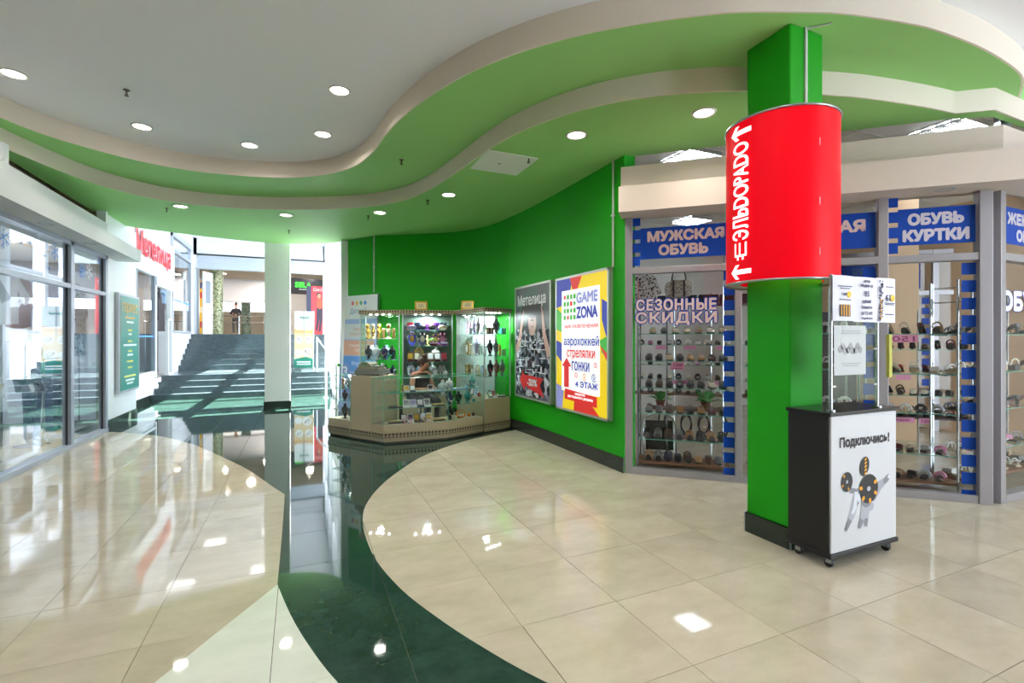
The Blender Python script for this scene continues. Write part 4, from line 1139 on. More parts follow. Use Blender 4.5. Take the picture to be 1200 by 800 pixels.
def goods(kind, c1, c2):
    key = (kind, c1, c2)
    if key in PROT: return PROT[key]
    mb = MB()
    if kind == 'necklace bust':
        mb.lathe([(.045, 0), (.05, .008), (.02, .02), (.055, .07), (.078, .125), (.07, .15), (.03, .175), (.026, .21), (.02, .215)], 12, sy=.6)
        mb.tube([(.056 * math.cos(a), -.052 + .012 * math.sin(a) * .0 - .004, .115 + .05 * math.sin(a)) for a in (PI + PI * k / 10 for k in range(11))], .006, 5, mi=1)
        mb.ball((0, -.056, .06), .012, n=6, mi=1)
    elif kind == 'open jewel box':
        mb.box(-.055, .055, -.045, .045, 0, .03).box(-.045, .045, -.035, .035, .03, .034, 1)
        mb.M = T(0, .045, .03) @ Matrix.Rotation(R(-15), 4, 'X'); mb.box(-.055, .055, 0, .012, 0, .09).box(-.045, .045, -.002, 0, .008, .08, 1)
    elif kind == 'ring tray':
        mb.box(-.12, .12, -.06, .06, 0, .018)
        for i in range(6):
            for j in range(3): mb.ball((-.1 + i * .04, -.04 + j * .04, .022), .011, n=6, mi=1)
    elif kind == 'clutch purse':
        mb.ball((0, 0, .05), .05, (1.8, .6, 1), 12)
        mb.box(-.07, .07, -.034, -.026, .055, .066, 1); mb.ball((0, -.032, .072), .008, n=6, mi=1)
        mb.box(-.05, .05, -.022, .022, 0, .02)
    elif kind == 'statuette':
        mb.lathe([(.03, 0), (.032, .012), (.012, .03), (.012, .07), (.026, .1), (.012, .125), (.016, .15)], 10)
        mb.ball((0, 0, .18), .032, (1, .5, 1), 10, 1)
        mb.tube([(-.03, 0, .14), (-.018, 0, .1), (0, 0, .09), (.018, 0, .1), (.03, 0, .14)], .006, 5)
    elif kind == 'photo frame':
        mb.M = Matrix.Rotation(R(-12), 4, 'X')
        for b in ((-.06, .06, -.006, .006, 0, .016), (-.06, .06, -.006, .006, .114, .13), (-.06, -.044, -.006, .006, 0, .13), (.044, .06, -.006, .006, 0, .13)): mb.box(*b)
        mb.box(-.044, .044, 0, .004, .016, .114, 1)
        mb.M = Matrix(); mb.box(-.01, .01, .0, .05, 0, .006)
    elif kind == 'table clock':
        mb.cyl((0, -.015, .075), (0, .015, .075), .07, n=10); mb.cyl((0, -.018, .075), (0, -.015, .075), .05, n=16, mi=1)
        mb.box(-.04, .04, -.02, .02, 0, .015)
        for k in range(10):
            a = 2 * PI * k / 10; mb.ball((.07 * math.cos(a), 0, .078 + .07 * math.sin(a)), .014, n=6)
    elif kind == 'bracelet stand':
        mb.cyl((0, 0, 0), (0, 0, .008), .03, n=12, mi=1); mb.cyl((0, 0, 0), (0, 0, .15), .012, n=8, mi=1)
        for k in range(6): mb.tube([(.02 * math.cos(a), .02 * math.sin(a), .02 + k * .022) for a in (2 * PI * i / 10 for i in range(10))], .008, 5, True)
    elif kind == 'display plate':
        mb.M = Matrix.Rotation(R(75), 4, 'X'); mb.M = T(0, .02, .085) @ mb.M
        mb.lathe([(.03, 0), (.07, .012), (.085, .018), (.085, .022), (.03, .006)], 16); mb.lathe([(.0, .012), (.045, .012)], 12, mi=1)
        mb.M = Matrix(); mb.box(-.03, .03, -.01, .05, 0, .008)
        for k in range(6): mb.ball((.075 * math.cos(k * PI / 3), .01, .085 + .075 * math.sin(k * PI / 3)), .016, n=6, mi=1)
    elif kind == 'neck tie':
        mb.M = Matrix.Rotation(R(24), 4, 'Y'); mb.box(-.028, .028, -.003, .003, .005, .2); mb.add([(-.028, -.003, .2), (.028, -.003, .2), (0, -.003, .235)], [(0, 1, 2)]); mb.box(-.028, .028, -.0045, -.003, .06, .075, 1).box(-.028, .028, -.0045, -.003, .12, .135, 1)
        mb.M = Matrix(); mb.box(-.03, .04, -.02, .02, 0, .006)
    elif kind == 'ball charm':
        mb.ball((0, 0, .03), .03, n=12); mb.tube([(.008 * math.cos(a), 0, .063 + .008 * math.sin(a)) for a in (2 * PI * i / 8 for i in range(8))], .002, 4, True, mi=1)
    elif kind == 'bead collar':
        for k in range(18):
            a = 2 * PI * k / 18; mb.ball((.085 * math.cos(a), .03 * math.sin(a), .065 + .05 * math.sin(a)), .012, n=6)
        mb.box(-.05, .05, -.012, .03, 0, .02, 1)
    elif kind == 'gift box':
        mb.box(-.05, .05, -.035, .035, 0, .08).box(-.052, .052, -.037, .037, .06, .085).box(-.008, .008, -.039, .039, 0, .087, 1)
    z0_ = min(v.z for v in mb.v); mb.v = [v - Vector((0, 0, z0_)) for v in mb.v]     # stands on its lowest point
    KH[kind] = max(v.z for v in mb.v)
    o = mb.build(kind.replace(' ', '_'), [cm(c1), cm(c2)], smooth=True)
    COL.objects.unlink(o)
    PROT[key] = o
    return o
ORD = ('bottom', 'lowest glass', 'second glass', 'third glass', 'top glass')
def place_goods(kind, c1, c2, x, y, z, rz, where, sc=1.0):
    o = goods(kind, c1, c2).copy(); COL.objects.link(o)
    o.location = (x, y, z + .0006); o.rotation_euler = (0, 0, rz); o.scale = sc
    art = {'necklace bust': f'{c1} necklace bust wearing {c2} beads', 'open jewel box': f'open {c1} jewel box with {c2} lining', 'ring tray': f'{c1} tray of small {c2} rings', 'clutch purse': f'{c1} clutch purse with {c2} clasp',
           'statuette': f'{c1} statuette with {c2} disc head', 'photo frame': f'{c1} photo frame with {c2} picture', 'table clock': f'round {c1} clock with {c2} face', 'bracelet stand': f'stack of {c1} bracelets on {c2} stand',
           'display plate': f'{c1} display plate with {c2} ornaments', 'neck tie': f'slanting {c1} tie with {c2} bands', 'ball charm': f'{c1} ball charm with {c2} loop', 'bead collar': f'{c1} bead collar on {c2} block', 'gift box': f'{c1} gift box with {c2} ribbon'}[kind]
    tag(o, f'{art}, {where}', kind.split()[-1], f'{c1} {kind}s {where}')
def goods_h(k_, c1, c2):
    goods(k_, c1, c2)
    return KH[k_]
KW = {'necklace bust': .165, 'open jewel box': .12, 'ring tray': .25, 'clutch purse': .19, 'statuette': .08, 'photo frame': .13, 'table clock': .18, 'bracelet stand': .07, 'display plate': .2, 'neck tie': .13, 'ball charm': .07, 'bead collar': .21, 'gift box': .115}
def row(items, a, b, z, where, face=None, sc=1.0, jit=.004):
    """items spread from a to b on a shelf, each in a slot of its own width, turned towards the shopper"""
    a = v2(a); b = v2(b); t = (b - a).normalized(); L_ = (b - a).length
    rz = math.atan2(t.y, t.x)
    tot = sum(KW[k_] for k_, _, _ in items)
    scz = sc; sc = min(sc, L_ / tot * .98); scz = min(scz, sc * 1.7)
    lv = next(v for k_, v in LEVELS.items() if k_ in where)
    clear = min(l_ for l_ in lv if l_ > z + .05) - z - .02
    gap = (L_ - tot * sc) / len(items)
    x = 0
    for k_, c1, c2 in items:
        wd = KW[k_] * sc + gap
        p = a + t * (x + wd / 2) + Vector((-t.y, t.x)) * random.uniform(-jit, jit)
        place_goods(k_, c1, c2, p.x, p.y, z, rz + random.uniform(-.08, .08), where, (min(sc, clear / goods_h(k_, c1, c2)), min(sc, clear / goods_h(k_, c1, c2)), min(scz, clear / goods_h(k_, c1, c2))))
        x += wd
random.seed(11)
NB, OB, RT, CP, ST, PF, CL, BS, DP, NT, BC, BL, GB = 'necklace bust', 'open jewel box', 'ring tray', 'clutch purse', 'statuette', 'photo frame', 'table clock', 'bracelet stand', 'display plate', 'neck tie', 'ball charm', 'bead collar', 'gift box'
def line(poly, f, g0=.08, g1=.92):
    a = v2(poly[0]).lerp(v2(poly[3]), f); b = v2(poly[1]).lerp(v2(poly[2]), f)
    return tuple(a.lerp(b, g0)), tuple(a.lerp(b, g1))
# left tall case
w_ = 'in tall case by the banner'
row([(ST, 'gold', 'gold'), (ST, 'gold', 'ivory'), (BS, 'gold', 'ivory'), (BS, 'gold', 'white'), (ST, 'ivory', 'gold'), (BS, 'gold', 'gold')], *line(L_POLY, .28), 1.52, 'top shelf ' + w_, sc=1.25)
row([(NB, 'black', 'silver'), (NB, 'white', 'sky'), (NB, 'navy', 'pink'), (NB, 'black', 'teal')], *line(L_POLY, .28), 1.15, 'third shelf ' + w_, sc=1.2)
row([(NB, 'silver', 'white'), (OB, 'white', 'silver'), (NB, 'navy', 'silver'), (NB, 'black', 'sky'), (NB, 'navy', 'white')], *line(L_POLY, .28), .82, 'second shelf ' + w_, sc=1.1)
row([(GB, 'grey', 'white'), (GB, 'brown', 'gold'), (GB, 'white', 'silver'), (GB, 'navy', 'gold')], *line(L_POLY, .28), .5, 'floor ' + w_, sc=1.2)
# middle tall case
w_ = 'in tall case behind seller'
row([(GB, 'red', 'red'), (GB, 'navy', 'black'), (CP, 'purple', 'purple'), (GB, 'purple', 'navy'), (GB, 'navy', 'silver')], *line(M_POLY, .7), 1.68, 'rear top shelf ' + w_, sc=1.6)
row([(CP, 'lilac', 'silver'), (CP, 'navy', 'silver'), (CP, 'black', 'silver'), (CP, 'ivory', 'gold')], *line(M_POLY, .25), 1.68, 'front top shelf ' + w_, sc=.9)
row([(DP, 'blue', 'gold'), (DP, 'navy', 'ivory'), (CP, 'green', 'gold'), (DP, 'maroon', 'pink')], *line(M_POLY, .36), 1.39, 'third shelf ' + w_, sc=1.45)
row([(CP, 'maroon', 'white'), (CP, 'purple', 'white')], *line(M_POLY, .12, .5, .95), 1.39, 'front third shelf ' + w_, sc=.9)
row([(OB, 'maroon', 'gold'), (OB, 'maroon', 'ivory'), (GB, 'maroon', 'gold'), (OB, 'brown', 'white'), (OB, 'maroon', 'white'), (OB, 'maroon', 'red')], *line(M_POLY, .3), 1.11, 'second shelf ' + w_, sc=1.4)
row([(DP, 'white', 'lilac'), (DP, 'sky', 'white'), (CP, 'maroon', 'white'), (PF, 'silver', 'white'), (GB, 'brown', 'white'), (GB, 'white', 'ivory')], *line(M_POLY, .3), .82, 'lowest shelf ' + w_, sc=1.3)
row([(NB, 'black', 'gold'), (NB, 'ivory', 'teal'), (NB, 'black', 'silver'), (NB, 'white', 'red')], *line(M_POLY, .3), .5, 'floor ' + w_, sc=1.3)
# right tall case: long side and end side
w_ = 'in tall case by wall posters'
RL = [R_POLY[3], R_POLY[0], (3.04, 7.62), (2.93, 8.1)]
row([(NT, 'pink', 'white'), (NT, 'pink', 'red'), (GB, 'grey', 'silver'), (NB, 'lilac', 'silver'), (NB, 'grey', 'white')], *line(RL, .28, .1, .7), 1.6, 'top shelf ' + w_, sc=1.25)
row([(CL, 'gold', 'white'), (BS, 'ivory', 'gold'), (PF, 'ivory', 'white'), (NB, 'lilac', 'white'), (BS, 'silver', 'white')], *line(RL, .28, .1, .7), 1.24, 'third shelf ' + w_, sc=1.4)
row([(BS, 'gold', 'ivory'), (BS, 'brown', 'gold'), (BS, 'gold', 'white'), (GB, 'white', 'silver'), (BS, 'ivory', 'gold')], *line(RL, .28, .1, .7), .9, 'second shelf ' + w_, sc=1.2)
row([(PF, 'silver', 'grey'), (PF, 'silver', 'white'), (PF, 'white', 'sky'), (BC, 'red', 'white')], *line(RL, .28, .1, .7), .54, 'floor ' + w_, sc=1.3)
for z, its, sh_n in ((1.6, [(GB, 'brown', 'ivory'), (NB, 'grey', 'black'), (GB, 'teal', 'sky')], 'top shelf'), (1.24, [(NB, 'black', 'pink'), (NB, 'grey', 'black'), (BS, 'orange', 'red'), (GB, 'green', 'white')], 'third shelf'),
                     (.9, [(NB, 'black', 'pink'), (NB, 'brown', 'gold'), (NB, 'grey', 'red')], 'second shelf'), (.54, [(BL, 'black', 'white'), (OB, 'white', 'red'), (BC, 'ivory', 'gold'), (RT, 'black', 'white')], 'floor')):
    row(its, (2.82, 7.46), (3.2, 7.6), z, sh_n + ' of poster side of tall corner case', sc=1.25)
w_ = 'in tall case behind seller'
row([(NB, 'lilac', 'white'), (GB, 'grey', 'silver'), (BS, 'gold', 'ivory'), (DP, 'purple', 'gold'), (BS, 'silver', 'white')], *line(M_POLY, .72), 1.39, 'rear third shelf ' + w_, sc=1.3)
row([(GB, 'brown', 'gold'), (DP, 'gold', 'ivory'), (GB, 'ivory', 'gold'), (NB, 'white', 'red'), (GB, 'white', 'gold')], *line(M_POLY, .72), 1.11, 'rear second shelf ' + w_, sc=1.5)
row([(NB, 'lilac', 'sky'), (PF, 'white', 'sky'), (GB, 'ivory', 'gold'), (NB, 'white', 'silver'), (DP, 'silver', 'white')], *line(M_POLY, .72), .82, 'rear lowest shelf ' + w_, sc=1.3)
w_ = 'in tall case by the banner'
row([(BS, 'gold', 'gold'), (BS, 'ivory', 'gold'), (ST, 'gold', 'gold'), (BS, 'gold', 'ivory'), (ST, 'ivory', 'ivory'), (BS, 'silver', 'white')], *line(L_POLY, .72), 1.52, 'rear top shelf ' + w_, sc=1.3)
row([(NB, 'white', 'silver'), (BS, 'silver', 'white'), (NB, 'sky', 'white'), (BS, 'silver', 'sky')], *line(L_POLY, .72), 1.15, 'rear third shelf ' + w_, sc=1.2)
row([(NB, 'sky', 'silver'), (NB, 'white', 'silver'), (PF, 'silver', 'white')], *line(L_POLY, .72), .82, 'rear second shelf ' + w_, sc=1.2)
w_ = 'in tall case by wall posters'
row([(GB, 'white', 'silver'), (NB, 'white', 'silver'), (PF, 'silver', 'white'), (NB, 'silver', 'white')], *line(RL, .64, .2, .72), 1.6, 'rear top shelf ' + w_, sc=1.4)
row([(PF, 'white', 'silver'), (NB, 'white', 'gold'), (BS, 'silver', 'white'), (PF, 'silver', 'white')], *line(RL, .64, .2, .72), 1.24, 'rear third shelf ' + w_, sc=1.4)
row([(PF, 'gold', 'white'), (GB, 'ivory', 'gold'), (PF, 'silver', 'sky'), (GB, 'white', 'gold')], *line(RL, .64, .2, .72), .9, 'rear second shelf ' + w_, sc=1.4)
# front counter
w_ = 'in long front counter'
fa, fb, fc, fd = (1.08, 7.42), (1.18, 7.26), (2.04, 7.22), (2.62, 7.45)
row([(RT, 'teal', 'gold'), (BS, 'gold', 'ivory'), (OB, 'white', 'gold'), (OB, 'navy', 'white'), (RT, 'white', 'gold'), (OB, 'white', 'black'), (RT, 'sky', 'silver')], fb, fc, .73, 'upper shelf ' + w_, sc=.75)
row([(NB, 'white', 'sky'), (RT, 'sky', 'white'), (BC, 'sky', 'maroon'), (NB, 'teal', 'white')], fc, fd, .73, 'upper shelf by wall ' + w_, sc=.85)
row([(RT, 'navy', 'gold'), (OB, 'white', 'silver'), (OB, 'white', 'lilac'), (OB, 'navy', 'white'), (OB, 'white', 'grey'), (RT, 'black', 'gold')], fb, fc, .5, 'lower shelf ' + w_, sc=.9)
row([(NB, 'navy', 'white'), (NB, 'black', 'teal'), (NB, 'teal', 'black'), (BC, 'teal', 'white')], fc, fd, .5, 'lower shelf by wall ' + w_, sc=.9)
row([(RT, 'navy', 'gold'), (OB, 'black', 'white'), (OB, 'white', 'navy'), (OB, 'black', 'gold'), (OB, 'black', 'silver'), (OB, 'white', 'gold'), (RT, 'black', 'gold')], fb, fc, .27, 'floor ' + w_, sc=1.0)
row([(NB, 'black', 'ivory'), (BL, 'orange', 'gold'), (BC, 'orange', 'brown'), (BC, 'maroon', 'black')], fc, fd, .27, 'floor by wall ' + w_, sc=1.0)
row([(BL, 'pink', 'green'), (BL, 'peach', 'white')], (1.3, 7.17), (1.9, 7.14), .27, 'front of floor ' + w_, sc=.75)
w_ = 'in short counter near stairs'
la, lb_ = (.72, 8.28), (.92, 7.95)
row([(BS, 'brown', 'gold'), (NB, 'silver', 'white'), (BS, 'red', 'gold')], (.6, 8.1), (.78, 7.82), .74, 'upper shelf ' + w_, sc=1.1)
row([(NB, 'black', 'silver'), (NB, 'grey', 'brown')], (.6, 8.1), (.78, 7.82), .55, 'lower shelf ' + w_, sc=.95)
row([(NB, 'black', 'silver'), (NB, 'black', 'brown')], (.6, 8.1), (.78, 7.82), .27, 'floor ' + w_, sc=1.1)
# ---- cash register
cd = thing('cash_register', 'grey cash register on the solid beige desk of the kiosk', 'cash register', (1.02, 7.68, .965), R(-33))
cr_m = mat('register_grey', '#6e706c', .5); cr_g = mat('register_olive', '#7c7c66', .5)
MB().box(-.2, .2, -.19, .19, .015, .085).build('drawer', cr_m, cd, bevel=.006)
MB().prism([(-.19, -.16), (.16, -.16), (.16, .15), (-.19, .15)], .09, .12).build('body', cr_g, cd, bevel=.01)
MB(Matrix.Rotation(PI / 2, 4, 'X')).prism([(-.17, .12), (.05, .12), (.03, .17), (-.03, .205), (-.1, .205), (-.16, .17)], -.14, .14).build('printer_hood', cr_g, cd, bevel=.008)
MB().box(.05, .15, -.12, .12, .12, .135).build('keypad', mat('register_keys', '#4a4c48', .5), cd)
MB().box(-.1, -.02, -.141, -.139, .16, .19).build('display_window', mat('register_green', '#3f7a4c', .3), cd)
for x in (-.17, .17):
    for y in (-.16, .16): MB().cyl((x, y, 0), (x, y, .016), .015, n=8).build('foot', black, cd)
# ---- gold frames on the cornice
for (x, y, z, rz, lb) in ((1.98, 8.57, 2.032, R(-8), 'small gold framed certificate standing upright over the seller'), (2.66, 8.02, 2.032, R(-30), 'small gold framed certificate tilted near the kiosk corner')):
    e = thing('certificate_frame', lb, 'frame', (x, y, z), rz)
    tl = R(-10) if 'upright' in lb else R(-22)
    Mx = Matrix.Translation((0, 0, -.008 * math.sin(tl))) @ Matrix.Rotation(tl, 4, 'X')
    f = MB(Mx)
    for b in ((-.11, .11, -.008, .008, 0, .025), (-.11, .11, -.008, .008, .135, .16), (-.11, -.085, -.008, .008, 0, .16), (.085, .11, -.008, .008, 0, .16)): f.box(*b)
    f.build('frame', mat('gilt', '#b8953c', .35, .6), e)
    MB(Mx).box(-.085, .085, -.002, .004, .025, .135).build('certificate', mat('certificate_paper', '#d6cf9a', .5), e)
    for k in range(3): MB(Mx).box(-.05, .05, -.004, -.002, .06 + k * .02, .065 + k * .02).build('printed_line', ink, e)
    MB().box(-.015, .015, 0, .06, 0, .005).build('prop', brass, e)

# ================================================================== PEOPLE
skin_m = mat('skin', '#b98468', .55)
def skinned(name, J, edges, root, material, parent=None, sub=2):
    names = list(J); idx = {n_: i for i, n_ in enumerate(names)}
    me = bpy.data.meshes.new(name)
    me.from_pydata([J[n_][0] for n_ in names], [(idx[a], idx[b]) for a, b in edges], [])
    o = bpy.data.objects.new(name, me); COL.objects.link(o)
    if parent: o.parent = parent
    sk = o.modifiers.new('skin', 'SKIN'); sk.use_smooth_shade = True
    if not me.skin_vertices: me.skin_vertices.new()
    for i, n_ in enumerate(names):
        r = J[n_][1]; me.skin_vertices[0].data[i].radius = r if isinstance(r, tuple) else (r, r)
    me.skin_vertices[0].data[idx[root]].use_root = True
    ss = o.modifiers.new('smooth', 'SUBSURF'); ss.levels = sub; ss.render_levels = sub
    me.materials.append(material)
    return o
def hand(J, E_, w, side, fwd, dn):
    """palm and five fingers growing from wrist joint w along fwd, curling dn"""
    p = Vector(J[w][0]); f = Vector(fwd).normalized(); d = Vector(dn).normalized(); s = f.cross(d) * side
    J[w + 'palm'] = (tuple(p + f * .05), (.03, .016)); E_.append((w, w + 'palm'))
    for i, (off, ln) in enumerate(((-.03, .062), (-.011, .072), (.009, .068), (.028, .054))):
        a = p + f * .09 + s * off; b = a + f * ln * .55 + d * .008; c = b + f * ln * .4 + d * .028
        for n_, q, r in ((f'{w}f{i}a', a, .0095), (f'{w}f{i}b', b, .0085), (f'{w}f{i}c', c, .007)): J[n_] = (tuple(q), r)
        E_ += [(w + 'palm', f'{w}f{i}a'), (f'{w}f{i}a', f'{w}f{i}b'), (f'{w}f{i}b', f'{w}f{i}c')]
    a = p + f * .035 - s * .036; b = a + f * .035 - s * .012 + d * .01
    J[w + 'ta'] = (tuple(a), .011); J[w + 'tb'] = (tuple(b), .009); E_ += [(w + 'palm', w + 'ta'), (w + 'ta', w + 'tb')]
def person(label, loc, rz, pose, top_m, leg_m, hair_m, sc=1.0, bun=False, top_parts=('spine', 'chest', 'pelvis')):
    t = thing('person', label, 'person', loc, rz)
    t.scale = (sc,) * 3
    J = {}; E_ = []
    P = pose
    J['pelvis'] = (P['pelvis'], (.15, .11)); J['spine'] = (P['spine'], (.125, .095)); J['chest'] = (P['chest'], (.15, .105)); J['neckb'] = (P['neckb'], (.06, .06)); J['neck'] = (P['neck'], (.048, .05))
    h = Vector(P['head']); up = (h - Vector(P['neck'])).normalized(); fw = Vector(P['look']).normalized()
    J['jaw'] = (tuple(h - up * .05 + fw * .02), (.058, .07)); J['skull'] = (tuple(h + up * .03 - fw * .008), (.074, .092)); J['crown'] = (tuple(h + up * .085 - fw * .012), (.05, .066))
    E_ += [('pelvis', 'spine'), ('spine', 'chest'), ('chest', 'neckb'), ('neckb', 'neck'), ('neck', 'jaw'), ('jaw', 'skull'), ('skull', 'crown')]
    for s, n_ in ((-1, 'l'), (1, 'r')):
        J['sho' + n_] = (P['sho' + n_], .052); J['elb' + n_] = (P['elb' + n_], .038); J['wri' + n_] = (P['wri' + n_], .026)
        E_ += [('chest', 'sho' + n_), ('sho' + n_, 'elb' + n_), ('elb' + n_, 'wri' + n_)]
        fwd = Vector(P['wri' + n_]) - Vector(P['elb' + n_])
        hand(J, E_, 'wri' + n_, s, fwd, P.get('palm', (0, 0, -1)))
        J['hip' + n_] = (P['hip' + n_], (.082, .082)); J['kne' + n_] = (P['kne' + n_], .056); J['ank' + n_] = (P['ank' + n_], .037); J['toe' + n_] = (P['toe' + n_], (.04, .028))
        E_ += [('pelvis', 'hip' + n_), ('hip' + n_, 'kne' + n_), ('kne' + n_, 'ank' + n_), ('ank' + n_, 'toe' + n_)]
    body = skinned('body', J, E_, 'pelvis', skin_m, t)
    # face: nose, eyes, mouth, ears
    side = fw.cross(up).normalized()
    fb_ = h + fw * .07
    fm = MB(); fm.ball(tuple(fb_ - up * .0 + fw * .008), .014, (.8, .8, 1.2), 8); fm.build('nose', skin_m, body, smooth='full')
    for s in (-1, 1):
        MB().ball(tuple(fb_ + up * .022 + side * s * .03 - fw * .01), .011, (1, .7, .7), 8).build('eye', mat('dark_eye', '#2a1c16', .2), body)
        MB().ball(tuple(h + side * s * .078 - fw * .01), .022, (.5, .8, 1.2), 8).build('ear', skin_m, body, smooth='full')
    MB().ball(tuple(fb_ - up * .042 - fw * .008), .018, (1.2, .6, .4), 8).build('mouth', mat('lip', '#8f4a44', .4), body)
    hr = MB(); hr.ball(tuple(h + up * .045 - fw * .045), .097, (.96, .98, .98), 16)
    if bun: hr.ball(tuple(h + up * .15 - fw * .05), .045, n=10)
    hr.build('hair', hair_m, t, smooth='full')
    # clothing as shells round the body
    g_ = 1.13
    C = {k: (J[k][0], tuple(x * g_ for x in J[k][1])) for k in ('pelvis', 'spine', 'chest')}
    C['collar'] = (tuple(Vector(P['chest']).lerp(Vector(P['neckb']), .55)), (.1, .085))
    ce = [('pelvis', 'spine'), ('spine', 'chest'), ('chest', 'collar')]
    for n_ in 'lr':
        C['sho' + n_] = (P['sho' + n_], .064); ce.append(('chest', 'sho' + n_))
        if P.get('sleeves', 0) > 0:
            C['elb' + n_] = (P['elb' + n_], .052); ce.append(('sho' + n_, 'elb' + n_))
        if P.get('sleeves', 0) > 1:
            C['wri' + n_] = (P['wri' + n_], .038); ce.append(('elb' + n_, 'wri' + n_))
    skinned('top', C, ce, 'pelvis', top_m, t)
    Lg = {'pelvis': (P['pelvis'], (.165, .125))}; le = []
    for n_ in 'lr':
        Lg['hip' + n_] = (P['hip' + n_], .094); Lg['kne' + n_] = (P['kne' + n_], .068); Lg['ank' + n_] = (tuple(Vector(P['ank' + n_]) + Vector((0, 0, .03))), .052)
        le += [('pelvis', 'hip' + n_), ('hip' + n_, 'kne' + n_), ('kne' + n_, 'ank' + n_)]
    skinned('trousers', Lg, le, 'pelvis', leg_m, t)
    for n_ in 'lr':
        a = Vector(P['ank' + n_]); b = Vector(P['toe' + n_])
        MB().ball(tuple(a.lerp(b, .55) + Vector((0, 0, -.012))), .05, (.9, 2.2 if abs(b.y - a.y) > abs(b.x - a.x) else .9, .75), 10).build('shoe', black, t, smooth='full')
    return t
seat = {'pelvis': (0, 0, .53), 'spine': (0, -.01, .68), 'chest': (0, -.04, .84), 'neckb': (0, -.06, .97), 'neck': (0, -.075, 1.01), 'head': (.015, -.115, 1.085), 'look': (.45, -.87, -.22), 'palm': (0, 0, -1),
        'shol': (.155, -.04, .92), 'shor': (-.155, -.04, .92), 'elbl': (.21, -.1, .68), 'elbr': (-.21, -.1, .68), 'wril': (.11, -.26, .7), 'wrir': (-.09, -.27, .7),
        'hipl': (.085, -.02, .52), 'hipr': (-.085, -.02, .52), 'knel': (.1, -.4, .5), 'kner': (-.1, -.4, .5), 'ankl': (.1, -.36, .1), 'ankr': (-.1, -.36, .1), 'toel': (.1, -.5, .045), 'toer': (-.1, -.5, .045)}
person('seated seller with brown hair in a bun, looking down behind the glass counter', (1.85, 8.12, 0), R(20), seat, mat('dark_brown_top', '#2b1e1c', .7), mat('dark_jeans', '#20242e', .8), mat('brown_hair', '#3a2418', .6), bun=True)
stl = thing('stool', 'round dark stool under the seated seller', 'stool', (1.85, 8.12, 0))
MB().lathe([(.02, .37), (.17, .37), (.18, .39), (.17, .415), (.0, .42)], 18).build('seat', black, stl, smooth=True)
MB().cyl((0, 0, .03), (0, 0, .37), .025, n=10).build('pole', chrome, stl)
MB().lathe([(.18, 0), (.18, .012), (.03, .035)], 18).build('base', steel, stl)
# ================================================================== INSIDE THE SHOE SHOP
def loft(mb, secs, mi=0, n=10, cap=True):
    """secs: (y, halfwidth, z0, z1) rounded sections along y"""
    vs_ = []
    for y, w, z0, z1 in secs:
        zc = (z0 + z1) / 2; hz = (z1 - z0) / 2
        for k in range(n):
            a = 2 * PI * k / n
            ca, sa = math.cos(a), math.sin(a)
            vs_.append((w * math.copysign(abs(ca) ** .7, ca), y, zc + hz * math.copysign(abs(sa) ** .7, sa)))
    fs = [(i * n + k, i * n + (k + 1) % n, (i + 1) * n + (k + 1) % n, (i + 1) * n + k) for i in range(len(secs) - 1) for k in range(n)]
    if cap: fs += [tuple(range(n - 1, -1, -1)), tuple(range((len(secs) - 1) * n, len(secs) * n))]
    mb.add(vs_, fs, mi)
SHC = {'black': '#17161a', 'brown': '#4a2f22', 'tan': '#a57c50', 'beige': '#c9ae8a', 'grey': '#6e6c6e', 'white': '#e4e2de', 'silver': '#b6b6bc', 'burgundy': '#5a1a26', 'pink': '#cf7fa4', 'navy': '#23304e', 'cream': '#ded2ba', 'red': '#9c2a2c'}
def sm(c): return mat('leather_' + c, SHC[c], .38)
SPROT = {}
